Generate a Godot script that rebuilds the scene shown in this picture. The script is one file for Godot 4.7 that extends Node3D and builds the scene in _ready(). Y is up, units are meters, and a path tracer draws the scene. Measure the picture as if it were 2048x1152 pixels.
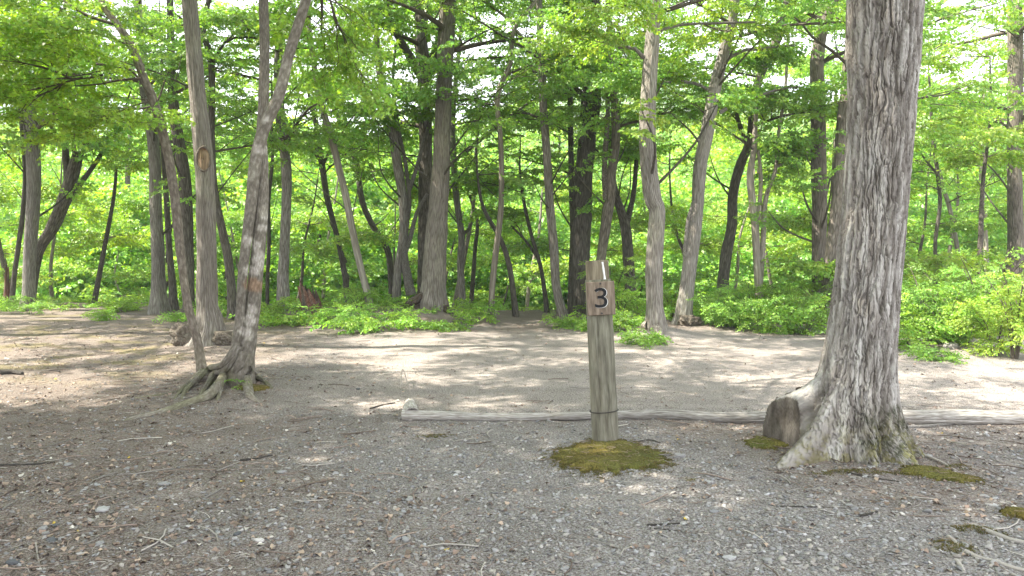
extends Node3D
# A forest campsite: numbered post, edging logs, gravel clearing and broadleaf woods.
const F := 1500.0        # focal length in pixels of the 2048 x 1152 photograph
const CAM_H := 1.25
const TINT := 1.6
const PITCH := 2.9       # degrees looking down
var rng := RandomNumberGenerator.new()
var M := {}              # materials
var SP := {}             # leaf spray meshes
var taken := {}
var n_bump := FastNoiseLite.new()
var n_zone := FastNoiseLite.new()
var n_fine := FastNoiseLite.new()
const ORD := ["first", "second", "third", "fourth", "fifth", "sixth", "seventh", "eighth", "ninth", "tenth", "eleventh", "twelfth", "thirteenth", "fourteenth", "fifteenth", "sixteenth", "seventeenth", "eighteenth", "nineteenth", "twentieth"]

# ---------------------------------------------------------------- helpers
func numbered(called: String) -> String:
	if not taken.has(called):
		taken[called] = 0
		return called
	taken[called] += 1
	return "%s_%03d" % [called, taken[called]]

func tag(o: Node, label: String, category: String, group := "", kind := "") -> void:
	if label != "":
		o.set_meta("label", label)
	if category != "":
		o.set_meta("category", category)
	if group != "":
		o.set_meta("group", group)
	if kind != "":
		o.set_meta("kind", kind)

func thing(called: String, label: String, category: String, group := "", at := Vector3.ZERO) -> Node3D:
	var o := Node3D.new()
	o.name = numbered(called)
	add_child(o)
	o.position = at
	tag(o, label, category, group)
	return o

func put(called: String, mesh: Mesh, m: Material, parent: Node) -> MeshInstance3D:
	var o := MeshInstance3D.new()
	o.name = numbered(called) if parent == self else called
	o.mesh = mesh
	o.material_override = m
	parent.add_child(o, true)
	return o

# a point seen at a pixel of the photograph, at a distance d ahead of the camera
func P(px: float, py: float, d: float) -> Vector3:
	var a := deg_to_rad(-PITCH)
	var v := Vector3((px - 1024.0) / F, -(py - 576.0) / F, -1.0).rotated(Vector3.RIGHT, a)
	return Vector3(0, CAM_H, 0) + v * (d / -v.z)

func G(px: float, py: float) -> Vector3:
	var a := deg_to_rad(-PITCH)
	var v := Vector3((px - 1024.0) / F, -(py - 576.0) / F, -1.0).rotated(Vector3.RIGHT, a)
	var p := Vector3(0, CAM_H, 0) + v * (CAM_H / -v.y)
	p.y = gy(p.x, p.z)
	return p

func sm(a: float, b: float, x: float) -> float:
	return smoothstep(a, b, x)

func hump(x: float, z: float, cx: float, cz: float, r: float, h: float) -> float:
	var q := ((x - cx) * (x - cx) + (z - cz) * (z - cz)) / (r * r)
	return h * exp(-q * 1.6) if q < 4.0 else 0.0

func gy(x: float, z: float) -> float:
	var d := -z
	var u := x / maxf(d, 4.0)
	var start: float = lerp(15.2, 25.0, sm(0.30, 0.46, u))
	start = lerp(start, 17.5, sm(-0.35, -0.5, u))
	var y := 0.0
	if d > start:
		var e := d - start
		y -= 0.30 * (e - 3.0 * (1.0 - exp(-e / 3.0))) if e < 34.0 else 0.30 * 31.0
		if d > 80.0:
			y += sm(80.0, 260.0, d) * (46.0 + 12.0 * sin(x * 0.013 + 0.6) + 6.0 * sin(x * 0.041))
	y += n_bump.get_noise_2d(x * 1.0, z * 1.0) * 0.035
	y += n_bump.get_noise_2d(x * 5.0 + 50.0, z * 5.0) * 0.012
	y += hump(x, z, 2.05, -10.75, 0.75, 0.16)   # banks at the feet of the trees on the edge
	y += hump(x, z, 2.85, -12.2, 0.8, 0.12)
	y += hump(x, z, -1.55, -13.4, 1.3, 0.20)
	y += hump(x, z, -3.9, -9.7, 0.9, 0.07)
	y += hump(x, z, -2.35, -6.6, 0.8, 0.05)
	y += hump(x, z, 2.05, -4.62, 0.7, 0.04)
	y += hump(x, z, -3.2, -13.4, 1.6, 0.20)
	y += sm(8.2, 10.5, d) * sm(0.48, 0.62, u) * 0.15
	return y

# a surface from a grid of points: nu columns (closed if wrap), nv rows
func grid(pts: PackedVector3Array, nu: int, nv: int, wrap: bool, uvs: PackedVector2Array, cols := PackedColorArray()) -> ArrayMesh:
	var w := nu + 1
	var nrm := PackedVector3Array()
	nrm.resize(pts.size())
	for i in nv + 1:
		var ia := maxi(i - 1, 0) * w
		var ib := mini(i + 1, nv) * w
		for j in w:
			var ja: int
			var jb: int
			if wrap:
				ja = nu - 1 if j == 0 else j - 1
				jb = 1 if j == nu else j + 1
			else:
				ja = maxi(j - 1, 0)
				jb = mini(j + 1, nu)
			var du := pts[i * w + jb] - pts[i * w + ja]
			var dv := pts[ib + j] - pts[ia + j]
			nrm[i * w + j] = du.cross(dv).normalized()
	var idx := PackedInt32Array()
	idx.resize(nu * nv * 6)
	var k := 0
	for i in nv:
		for j in nu:
			var a := i * w + j
			idx[k] = a
			idx[k + 1] = a + w
			idx[k + 2] = a + 1
			idx[k + 3] = a + 1
			idx[k + 4] = a + w
			idx[k + 5] = a + w + 1
			k += 6
	var arr := []
	arr.resize(Mesh.ARRAY_MAX)
	arr[Mesh.ARRAY_VERTEX] = pts
	arr[Mesh.ARRAY_NORMAL] = nrm
	arr[Mesh.ARRAY_TEX_UV] = uvs
	# vertex colours end at 1: tints are kept in units of 1.6, the tinted textures are that much brighter
	if cols.is_empty():
		cols.resize(pts.size())
		cols.fill(Color(1, 1, 1))
	for i in cols.size():
		cols[i] = Color(cols[i].r / TINT, cols[i].g / TINT, cols[i].b / TINT)
	arr[Mesh.ARRAY_COLOR] = cols
	arr[Mesh.ARRAY_INDEX] = idx
	var me := ArrayMesh.new()
	me.add_surface_from_arrays(Mesh.PRIMITIVE_TRIANGLES, arr)
	return me

# Catmull-Rom through points with radii: returns [points, radii]
func smooth_path(pts: Array, rad: Array, step: float) -> Array:
	var op := PackedVector3Array()
	var orr := PackedFloat32Array()
	var n := pts.size()
	for i in n - 1:
		var p0: Vector3 = pts[maxi(i - 1, 0)]
		var p1: Vector3 = pts[i]
		var p2: Vector3 = pts[i + 1]
		var p3: Vector3 = pts[mini(i + 2, n - 1)]
		var cnt := maxi(1, int(ceil(p1.distance_to(p2) / step)))
		for k in cnt:
			var t := float(k) / cnt
			op.append(p1.cubic_interpolate(p2, p0, p3, t))
			orr.append(lerp(float(rad[i]), float(rad[i + 1]), t * t * (3.0 - 2.0 * t)))
	op.append(pts[n - 1])
	orr.append(rad[n - 1])
	return [op, orr]

# a tube along a path; shape is a function of (angle, metres along, point) giving a factor on the radius, tint one giving a colour
func tube(op: PackedVector3Array, orr: PackedFloat32Array, sides: int, rough := 0.0, seed_ := 0.0, tile := Vector2(0.4, 1.2), cap := false, shape = null, tint = null) -> ArrayMesh:
	var n := op.size()
	var pts := PackedVector3Array()
	var uvs := PackedVector2Array()
	var cols := PackedColorArray()
	var ref := Vector3.RIGHT
	var t0 := (op[mini(1, n - 1)] - op[0]).normalized()
	if absf(t0.dot(ref)) > 0.8:
		ref = Vector3.FORWARD
	var n1 := (ref - t0 * ref.dot(t0)).normalized()
	var along := 0.0
	var rmax := 0.0
	for r in orr:
		rmax = maxf(rmax, r)
	var reps := maxf(1.0, round(TAU * rmax / tile.x))
	var rows := 0
	for i in n:
		if i > 0:
			along += op[i].distance_to(op[i - 1])
		var t := (op[mini(i + 1, n - 1)] - op[maxi(i - 1, 0)]).normalized()
		n1 = (n1 - t * n1.dot(t)).normalized()
		var n2 := n1.cross(t)
		var caps := [1.0]
		if cap and i == 0:
			caps = [0.02, 0.97, 1.0]
		elif cap and i == n - 1:
			caps = [1.0, 0.97, 0.02]
		for c in caps:
			rows += 1
			for j in sides + 1:
				var th := TAU * float(j % sides) / sides
				var off := n1 * cos(th) - n2 * sin(th)
				var f := 1.0
				if rough > 0.0:
					f += rough * n_fine.get_noise_3d(off.x * 22.0 + seed_, along * 14.0, off.z * 22.0 + off.y * 22.0)
				if shape != null:
					f *= float(shape.call(th, along, op[i]))
				var p: Vector3 = op[i] + off * orr[i] * f * float(c)
				pts.append(p)
				uvs.append(Vector2(reps * float(j) / sides, along / tile.y))
				if tint != null:
					cols.append(tint.call(th, along, p))
	return grid(pts, sides, rows - 1, true, uvs, cols)

func tube_arrays(st: SurfaceTool, op: PackedVector3Array, orr: PackedFloat32Array, sides: int) -> void:
	st.append_from(tube(op, orr, sides, 0.0, 0.0, Vector2(0.15, 0.8)), 0, Transform3D.IDENTITY)

func noise_tex(kind: int, freq: float, ramp: Array, seed_: int, opts := {}) -> NoiseTexture2D:
	var n := FastNoiseLite.new()
	n.seed = seed_
	n.noise_type = kind
	n.frequency = freq
	n.fractal_octaves = opts.get("oct", 4)
	n.fractal_gain = opts.get("gain", 0.5)
	n.fractal_type = opts.get("frac", FastNoiseLite.FRACTAL_FBM)
	if opts.has("ret"):
		n.cellular_return_type = opts.ret
	if opts.has("warp"):
		n.domain_warp_enabled = true
		n.domain_warp_amplitude = opts.warp
		n.domain_warp_frequency = opts.get("warp_freq", 0.01)
	var t := NoiseTexture2D.new()
	t.width = opts.get("size", 512)
	t.height = opts.get("size", 512)
	t.seamless = true
	t.seamless_blend_skirt = 0.2
	t.noise = n
	if ramp.size():
		var g := Gradient.new()
		var of := PackedFloat32Array()
		var cs := PackedColorArray()
		for r in ramp:
			of.append(r[0])
			cs.append(Color(r[1], r[2], r[3]).linear_to_srgb())
		g.offsets = of
		g.colors = cs
		t.color_ramp = g
	return t

func mat(called: String, tex: Texture2D, rough: float, bump: Texture2D = null, bump_cm := 1.0, vc := false) -> StandardMaterial3D:
	var m := StandardMaterial3D.new()
	m.resource_name = called
	m.albedo_color = Color.WHITE
	m.albedo_texture = tex
	m.roughness = rough
	m.metallic_specular = 0.3
	m.vertex_color_use_as_albedo = vc
	if bump:
		m.heightmap_enabled = true
		m.heightmap_texture = bump
		m.heightmap_scale = bump_cm
	M[called] = m
	return m

func plain(called: String, r: float, g: float, b: float, rough := 0.9, vc := false) -> StandardMaterial3D:
	var m := StandardMaterial3D.new()
	m.resource_name = called
	m.albedo_color = Color(r, g, b).linear_to_srgb()
	m.roughness = rough
	m.metallic_specular = 0.3
	m.vertex_color_use_as_albedo = vc
	M[called] = m
	return m

func make_materials() -> void:
	var V := FastNoiseLite.TYPE_SIMPLEX_SMOOTH
	var C := FastNoiseLite.TYPE_CELLULAR
	# bark: plates between furrows, stretched along the trunk by the texture coordinates
	var plates := {"ret": FastNoiseLite.RETURN_DISTANCE2_SUB, "warp": 24.0, "warp_freq": 0.012, "oct": 3, "size": 1024}
	var bark_h := noise_tex(C, 0.018, [], 11, plates)
	var bark_c := noise_tex(C, 0.018, [[0.0, 0.192, 0.168, 0.144], [0.18, 0.336, 0.307, 0.275], [0.4, 0.528, 0.499, 0.461], [0.7, 0.672, 0.648, 0.608], [1.0, 0.576, 0.552, 0.512]], 11, plates)
	mat("bark_grey", bark_c, 0.95, bark_h, 3.0, true)
	var bark_d := noise_tex(C, 0.02, [[0.0, 0.096, 0.083, 0.069], [0.25, 0.208, 0.186, 0.16], [0.6, 0.352, 0.32, 0.28], [1.0, 0.464, 0.429, 0.384]], 17, plates)
	mat("bark_dark", bark_d, 0.95, bark_h, 2.5, true)
	var sm_h := noise_tex(V, 0.007, [], 21, {"oct": 6, "gain": 0.56, "size": 1024})
	var sm_c := noise_tex(V, 0.007, [[0.0, 0.208, 0.184, 0.152], [0.4, 0.288, 0.259, 0.221], [0.58, 0.36, 0.328, 0.285], [0.75, 0.44, 0.413, 0.365], [1.0, 0.56, 0.536, 0.48]], 21, {"oct": 6, "gain": 0.56, "size": 1024})
	mat("bark_smooth", sm_c, 0.9, sm_h, 0.4, true)
	var bu := mat("burl", sm_c, 0.95, sm_h, 2.5, true)
	bu.albedo_color = Color(0.72, 0.70, 0.67)
	bu.uv1_scale = Vector3(3, 2, 1)
	var wood_h := noise_tex(V, 0.03, [], 31, {"oct": 5, "gain": 0.6})
	var wood_c := noise_tex(V, 0.03, [[0.0, 0.144, 0.128, 0.096], [0.35, 0.248, 0.227, 0.176], [0.6, 0.336, 0.314, 0.248], [1.0, 0.464, 0.44, 0.36]], 31, {"oct": 5, "gain": 0.6})
	mat("wood_post", wood_c, 0.85, wood_h, 0.35, true)
	var log_c := noise_tex(V, 0.03, [[0.0, 0.272, 0.24, 0.2], [0.4, 0.48, 0.44, 0.384], [0.65, 0.64, 0.6, 0.544], [1.0, 0.8, 0.76, 0.704]], 37, {"oct": 5, "gain": 0.6})
	mat("wood_log", log_c, 0.9, wood_h, 0.8, true)
	# ground: fine specks of stone, soil and needles
	var gr := {"oct": 5, "gain": 0.75, "size": 1024}
	var gr_c := noise_tex(V, 0.06, [[0.0, 0.104, 0.089, 0.077], [0.32, 0.208, 0.18, 0.159], [0.48, 0.358, 0.329, 0.302], [0.62, 0.467, 0.447, 0.422], [0.8, 0.63, 0.615, 0.595], [1.0, 0.824, 0.814, 0.794]], 41, gr)
	var gr_h := noise_tex(V, 0.06, [], 41, gr)
	var g := mat("ground", gr_c, 0.97, gr_h, 1.6, true)
	g.uv1_triplanar = true
	g.uv1_world_triplanar = true
	g.uv1_scale = Vector3(0.9, 0.9, 0.9)
	var mo_c := noise_tex(V, 0.05, [[0.0, 0.088, 0.077, 0.022], [0.4, 0.192, 0.168, 0.042], [0.65, 0.304, 0.264, 0.067], [1.0, 0.448, 0.376, 0.112]], 47, {"oct": 5, "gain": 0.7})
	var mo := mat("moss", mo_c, 1.0, noise_tex(V, 0.05, [], 47, {"oct": 5, "gain": 0.7}), 1.5, true)
	mo.albedo_color = Color(0.92, 0.92, 0.95)
	mo.uv1_triplanar = true
	mo.uv1_world_triplanar = true
	mo.uv1_scale = Vector3(2.2, 2.2, 2.2)
	var st_c := noise_tex(V, 0.03, [[0.0, 0.62, 0.60, 0.58], [0.5, 0.85, 0.84, 0.82], [1.0, 1.0, 1.0, 1.0]], 53, {"oct": 5})
	var s := mat("stone", st_c, 0.9, null, 1.0, true)
	s.uv1_triplanar = true
	s.uv1_scale = Vector3(6, 6, 6)
	plain("root_pale", 0.30, 0.275, 0.24, 0.9)
	plain("litter", 1, 1, 1, 0.95, true)
	plain("paint_black", 0.012, 0.012, 0.012, 0.6)
	plain("paint_white", 0.72, 0.72, 0.68, 0.6)
	plain("wire", 0.035, 0.03, 0.028, 0.6)
	plain("screw", 0.05, 0.045, 0.04, 0.5)
	var leaf := plain("leaf", 1, 1, 1, 0.42, true)
	leaf.backlight_enabled = true
	leaf.backlight = Color(1.0, 1.0, 0.6)
	leaf.metallic_specular = 0.5
	plain("twig", 0.085, 0.07, 0.055, 0.95)
	plain("twig_grey", 0.24, 0.215, 0.185, 0.95)

# ---------------------------------------------------------------- leaves
func add_leaf(st: SurfaceTool, at: Vector3, dir: Vector3, up: Vector3, l: float, w: float, c: Color, lobes := false) -> void:
	var side := dir.cross(up).normalized()
	st.set_color(c)
	if not lobes:
		var a := at
		var b := at + dir * l * 0.45 + side * w * 0.5 + up * w * 0.16
		var t := at + dir * l - up * l * 0.10
		var d := at + dir * l * 0.45 - side * w * 0.5 + up * w * 0.16
		for v in [a, b, t, a, t, d]:
			st.add_vertex(v)
	else:
		var ctr := at + dir * l * 0.38
		var ring := []
		var angs := [-2.5, -1.95, -1.45, -1.05, -0.72, -0.38, 0.0, 0.38, 0.72, 1.05, 1.45, 1.95, 2.5]
		var rads := [0.30, 0.14, 0.46, 0.22, 0.58, 0.26, 0.64, 0.26, 0.58, 0.22, 0.46, 0.14, 0.30]
		for k in angs.size():
			var r: float = rads[k] * l
			ring.append(ctr + dir * cos(angs[k]) * r + side * sin(angs[k]) * r - up * r * r / l * 0.35)
		for k in ring.size() - 1:
			for v in [ctr, ring[k], ring[k + 1]]:
				st.add_vertex(v)

func leaf_color(r: RandomNumberGenerator) -> Color:
	var v := r.randf_range(0.72, 1.22)
	var yel := r.randf_range(-0.12, 0.16)
	return Color(0.235 * v * (1.0 + yel * 1.5), 0.42 * v * (1.0 + yel * 0.2), 0.09 * v)

# a flat leafy spray along +X, about one metre long at scale 1 is halved in use
func make_spray(seed_: int, n_side: int, len_: float, leaf_l: float, lobes: bool, loose: float) -> ArrayMesh:
	var r := RandomNumberGenerator.new()
	r.seed = seed_
	var st := SurfaceTool.new()
	st.begin(Mesh.PRIMITIVE_TRIANGLES)
	var brown := Color(0.09, 0.07, 0.05)
	var twigs := [[Vector3.ZERO, Vector3(len_, -0.04 * len_, 0), 1.0]]
	for k in n_side:
		var t := (k + 0.6) / (n_side + 0.6)
		var s := 1.0 if k % 2 == 0 else -1.0
		var a := deg_to_rad(r.randf_range(38, 62)) * s
		var l := len_ * (0.52 - 0.34 * t) * r.randf_range(0.8, 1.2)
		var b := Vector3(len_ * t, -0.04 * len_ * t, 0)
		twigs.append([b, b + Vector3(cos(a) * l, r.randf_range(-0.38, 0.28) * l, sin(a) * l), 0.6])
	for tw in twigs:
		var a: Vector3 = tw[0]
		var b: Vector3 = tw[1]
		var d := (b - a).normalized()
		var sd := d.cross(Vector3.UP).normalized() * 0.0035 * float(tw[2])
		st.set_color(brown)
		var uu := Vector3.UP * 0.0035 * float(tw[2])
		for v in [a - sd, b, a + sd, a - uu, b, a + uu]:
			st.add_vertex(v)
		var cnt := int(maxf(2.0, a.distance_to(b) / (leaf_l * 0.62)))
		for k in cnt:
			var t := (k + 0.8) / cnt
			for s in [-1.0, 1.0]:
				if r.randf() < 0.10 + loose * 0.25:
					continue
				var p := a.lerp(b, minf(t, 1.0))
				var ang: float = deg_to_rad(r.randf_range(28, 72)) * float(s)
				if k == cnt - 1:
					ang *= 0.4
				var ld := d.rotated(Vector3.UP, ang)
				ld.y += r.randf_range(-0.75, 0.25) - loose * 0.3
				ld = ld.normalized()
				var up := Vector3(r.randf_range(-1.0, 1.0), r.randf_range(0.4, 1.0), r.randf_range(-1.0, 1.0))
				up = (up - ld * up.dot(ld)).normalized()
				var l := leaf_l * r.randf_range(0.7, 1.15)
				add_leaf(st, p + Vector3(0, r.randf_range(-0.012, 0.012), 0), ld, up, l, l * (0.68 if not lobes else 1.0), leaf_color(r), lobes)
	st.generate_normals()
	return st.commit()

func make_sprays() -> void:
	SP["broad"] = [make_spray(1, 8, 0.55, 0.062, false, 0.0), make_spray(2, 9, 0.60, 0.058, false, 0.15), make_spray(3, 7, 0.50, 0.066, false, 0.3)]
	SP["maple"] = [make_spray(4, 7, 0.46, 0.066, true, 0.05), make_spray(5, 8, 0.50, 0.060, true, 0.2)]
	SP["far"] = [make_spray(6, 6, 0.5, 0.085, false, 0.2), make_spray(7, 7, 0.55, 0.09, false, 0.4)]
	SP["fine"] = [make_spray(8, 9, 0.42, 0.038, false, 0.1), make_spray(9, 8, 0.40, 0.042, false, 0.2)]

# list of [Transform3D, Color] -> one MultiMesh per spray mesh under parent
func leaves(called: String, list: Array, kind: String, parent: Node, stuff := false) -> void:
	var meshes: Array = SP[kind]
	var n := meshes.size()
	for k in n:
		var mine := []
		for i in range(k, list.size(), n):
			mine.append(list[i])
		if mine.is_empty():
			continue
		var mm := MultiMesh.new()
		mm.transform_format = MultiMesh.TRANSFORM_3D
		mm.use_colors = true
		mm.mesh = meshes[k]
		mm.instance_count = mine.size()
		for i in mine.size():
			mm.set_instance_transform(i, mine[i][0])
			mm.set_instance_color(i, mine[i][1])
		var o := MultiMeshInstance3D.new()
		o.name = numbered(called) if parent == self else called
		o.multimesh = mm
		o.material_override = M.leaf
		o.set_meta("kind", "stuff")
		parent.add_child(o, true)

func spray_at(p: Vector3, outward: Vector3, s: float, tint: Color, r: RandomNumberGenerator, droop := 0.0) -> Array:
	var o := Vector3(outward.x, 0, outward.z)
	if o.length() < 0.01:
		o = Vector3(1, 0, 0)
	o = o.normalized().rotated(Vector3.UP, r.randf_range(-0.9, 0.9))
	o.y = r.randf_range(-0.38, 0.22) - droop
	var x := o.normalized()
	var y := Vector3(r.randf_range(-0.7, 0.7), 1, r.randf_range(-0.5, 0.8))
	y = (y - x * y.dot(x)).normalized()
	var z := x.cross(y)
	s *= r.randf_range(0.75, 1.25)
	var v := r.randf_range(0.8, 1.18)
	var c := Color(tint.r * v * r.randf_range(0.92, 1.1), tint.g * v, tint.b * v)
	return [Transform3D(Basis(x * s, y * s, z * s), p), c]

# a bough: curved limb with side branches and sprays. Adds a mesh to `tree` and sprays to `list`
func bough(tree: Node, start: Vector3, dir: Vector3, len_: float, r0: float, list: Array, r: RandomNumberGenerator, o := {}) -> void:
	var tint: Color = o.get("tint", Color(1, 1, 1))
	var s: float = o.get("s", 1.0)
	var dens: float = o.get("dens", 1.0)
	var m: Material = o.get("mat", M.twig)
	var st := SurfaceTool.new()
	st.begin(Mesh.PRIMITIVE_TRIANGLES)
	var pts := [start]
	var rad := [r0]
	var d := dir.normalized()
	var p := start
	var nseg := 6
	for k in nseg:
		d = (d + Vector3(r.randf_range(-0.22, 0.22), r.randf_range(-0.12, 0.10), r.randf_range(-0.22, 0.22))).normalized()
		d.y = lerp(d.y, float(o.get("level", 0.06)), 0.22)
		d = d.normalized()
		p += d * len_ / nseg
		pts.append(p)
		rad.append(r0 * (1.0 - 0.86 * (k + 1.0) / nseg))
	var sp := smooth_path(pts, rad, 0.35)
	tube_arrays(st, sp[0], sp[1], 6)
	var gap: float = 0.60 * s / dens
	for k in range(1, pts.size()):
		var main: Vector3 = (pts[k] - pts[k - 1]).normalized()
		for sgn in [-1.0, 1.0]:
			if r.randf() < 0.12:
				continue
			var a := r.randf_range(0.55, 1.15) * float(sgn)
			var sd := main.rotated(Vector3.UP, a)
			sd.y += r.randf_range(-0.30, 0.40)
			sd = sd.normalized()
			var sl: float = len_ * r.randf_range(0.24, 0.46) * (1.12 - 0.62 * float(k) / pts.size())
			var q0: Vector3 = pts[k - 1].lerp(pts[k], r.randf())
			var q1 := q0 + sd * sl * 0.55 + Vector3(0, r.randf_range(-0.04, 0.08) * sl, 0)
			var q2 := q0 + sd * sl + Vector3(r.randf_range(-0.1, 0.1), r.randf_range(-0.08, 0.1), r.randf_range(-0.1, 0.1)) * sl
			var rr: float = float(rad[k]) * 0.42 + 0.003
			var sub := smooth_path([q0, q1, q2], [rr, rr * 0.6, 0.002], 0.4)
			tube_arrays(st, sub[0], sub[1], 4)
			var cnt := maxi(1, int(sl / gap))
			for i in cnt:
				var t := (i + r.randf_range(0.3, 1.0)) / cnt
				var at := q0.lerp(q1, t * 2.0) if t < 0.5 else q1.lerp(q2, t * 2.0 - 1.0)
				var side := sd.rotated(Vector3.UP, (0.8 if i % 2 == 0 else -0.8))
				list.append(spray_at(at, side, s, tint, r, o.get("droop", 0.0)))
			list.append(spray_at(q2, sd, s, tint, r, o.get("droop", 0.0)))
	list.append(spray_at(p, d, s, tint, r, o.get("droop", 0.0)))
	put("branch", st.commit(), m, tree)

# a trunk traced as [px, py, width px] rows from the foot up, at distance d
func trace(rows: Array, d: float, lean := 0.0) -> Array:
	var pts := []
	var rad := []
	var y0: float = rows[0][1]
	for q in rows:
		var dd := d + lean * (y0 - float(q[1])) / 600.0
		pts.append(P(q[0], q[1], dd))
		# a round stem off the axis looks wider by 1 / cos
		rad.append(float(q[2]) * 0.48 / F * dd * cos(atan((float(q[0]) - 1024.0) / F)))
	return [pts, rad]

# rows run from the foot up; sinks the foot into the ground and grows the top above the frame
func stem_path(rows: Array, d: float, lean: float, up: float, foot := true) -> Array:
	var t := trace(rows, d, lean)
	var pts: Array = t[0]
	var rad: Array = t[1]
	if foot:
		var b: Vector3 = pts[0]
		var g := gy(b.x, b.z)
		if b.y > g + 0.12:
			pts.push_front(Vector3(b.x, g - 0.1, b.z))
			rad.push_front(float(rad[0]) * 1.12)
		else:
			pts.push_front(Vector3(b.x, g - 0.15, b.z))
			rad.push_front(float(rad[0]) * 1.05)
	if up > 0.0:
		var n := pts.size()
		var dir: Vector3 = (pts[n - 1] - pts[n - 2]).normalized()
		dir = (dir + Vector3(0, 0.6, 0)).normalized()
		var top: Vector3 = pts[n - 1]
		var rt: float = rad[n - 1]
		for k in 3:
			dir = (dir + Vector3(rng.randf_range(-0.12, 0.12), 0.1, rng.randf_range(-0.12, 0.12))).normalized()
			top += dir * up / 3.0
			pts.append(top)
			rad.append(rt * (1.0 - 0.29 * (k + 1)))
	return [pts, rad]

func at_height(op: PackedVector3Array, orr: PackedFloat32Array, y: float) -> Array:
	for i in op.size():
		if op[i].y >= y:
			return [op[i], orr[i]]
	return [op[op.size() - 1], orr[orr.size() - 1]]

# one whole tree. o: mat, sides, up, lean, boughs, low, high, reach, tint, s, kind, dens, arms (traced limbs: [rows, leafy])
func tree(label: String, rows: Array, d: float, o := {}) -> Node3D:
	var r := RandomNumberGenerator.new()
	r.seed = hash(label)
	rng.seed = hash(label) + 7
	var sp0 := stem_path(rows, d, o.get("lean", 0.0), o.get("up", 3.0))
	var foot: Vector3 = sp0[0][0]
	var t := thing("broadleaf_tree", label, "tree", o.get("group", "trees around the clearing"))
	var sp := smooth_path(sp0[0], sp0[1], o.get("step", 0.22))
	var sd := r.randf_range(0, 100)
	var tone: Color = o.get("tone", Color(0.74, 0.73, 0.70))
	var tintf := func(th: float, al: float, p: Vector3) -> Color:
		var v := 1.0 + 0.26 * n_zone.get_noise_3d(p.x * 9.0 + sd, p.y * 3.0, p.z * 9.0)
		var li := n_fine.get_noise_3d(p.x * 16.0 - sd, p.y * 10.0, p.z * 16.0)
		var c := Color(tone.r * v, tone.g * v, tone.b * v)
		return c.lerp(Color(tone.r * 1.25, tone.g * 1.3, tone.b * 1.2), clampf((li - 0.22) * 5.0, 0.0, 0.6))
	var flare: float = o.get("flare", 0.35)
	var fy := gy(foot.x, foot.z)
	var ph := r.randf_range(0, TAU)
	var shape := func(th: float, al: float, p: Vector3) -> float:
		var h := maxf(p.y - fy, 0.0)
		return 1.0 + flare * exp(-h / 0.14) * (0.6 + 0.6 * sin(th * 4.0 + ph) * sin(th * 1.5 + ph * 2.0)) + 0.06 * sin(th * 2.0 + al * 1.3 + ph)
	put("trunk", tube(sp[0], sp[1], o.get("sides", 14), o.get("rough", 0.10), sd, o.get("tile", Vector2(0.6, 5.0)), false, shape, tintf), M[o.get("mat", "bark_grey")], t)
	var list := []
	for arm in o.get("arms", []):
		var ar := trace(arm[0], arm[2] if arm.size() > 2 else d, 0.0)
		var ap := smooth_path(ar[0], ar[1], 0.2)
		put("branch", tube(ap[0], ap[1], 8, 0.08, sd, Vector2(0.3, 1.2), false, null, tintf), M[o.get("mat", "bark_grey")], t)
		if arm[1] > 0:
			var pp: PackedVector3Array = ap[0]
			for k in int(ceil(arm[1] * 0.5)):
				var i := int(r.randf_range(0.35, 1.0) * (pp.size() - 1))
				var dir := (pp[i] - pp[maxi(i - 1, 0)]).normalized().rotated(Vector3.UP, r.randf_range(-1.2, 1.2))
				bough(t, pp[i], dir, r.randf_range(0.7, 1.3), 0.012, list, r, {"tint": o.get("tint", Color(1, 1, 1)), "s": o.get("s", 1.0), "dens": o.get("dens", 1.0), "mat": M[o.get("twig", "twig")]})
	var low: float = o.get("low", 2.6)
	var high: float = o.get("high", 8.0) if o.has("tall") else minf(o.get("high", 8.0), 6.2)
	var nb: int = int(ceil(float(o.get("boughs", 8)) * 0.42))
	var az := r.randf_range(0, TAU)
	for k in nb:
		var y: float = fy + lerp(low, high, (k + r.randf() * 0.9) / nb)
		var ah := at_height(sp[0], sp[1], y)
		az += 2.4 + r.randf_range(-0.5, 0.5)
		var dir := Vector3(cos(az), r.randf_range(0.15, 0.6), sin(az))
		var reach: float = o.get("reach", 2.6) * r.randf_range(0.7, 1.25)
		bough(t, ah[0], dir, reach, clampf(float(ah[1]) * 0.36, 0.012, 0.06), list, r, {"tint": o.get("tint", Color(1, 1, 1)), "s": o.get("s", 1.0), "dens": o.get("dens", 1.0), "mat": M[o.get("twig", "twig")], "droop": o.get("droop", 0.0)})
	# thin, mostly bare limbs lower down
	for k in int(o.get("bare", 3)):
		var y: float = fy + r.randf_range(1.3, 3.8)
		var ah := at_height(sp[0], sp[1], y)
		var a2 := r.randf() * TAU
		var d2 := Vector3(cos(a2), r.randf_range(0.5, 1.3), sin(a2)).normalized()
		var l2 := r.randf_range(0.8, 2.0)
		var rr := clampf(float(ah[1]) * 0.22, 0.008, 0.024)
		var q1: Vector3 = ah[0] + d2 * l2 * 0.5 + Vector3(r.randf_range(-0.12, 0.12), r.randf_range(-0.1, 0.05), r.randf_range(-0.12, 0.12))
		var q2: Vector3 = ah[0] + d2 * l2 + Vector3(r.randf_range(-0.25, 0.25), r.randf_range(-0.05, 0.25), r.randf_range(-0.25, 0.25))
		var bp := smooth_path([ah[0], q1, q2], [rr, rr * 0.65, 0.003], 0.15)
		put("branch", tube(bp[0], bp[1], 6, 0.1, sd, Vector2(0.2, 1.0), false, null, tintf), M.bark_dark, t)
		for i in 3:
			list.append(spray_at(q1.lerp(q2, 0.4 + 0.3 * i), d2, o.get("s", 1.0), o.get("tint", Color(1, 1, 1)), r))
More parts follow.
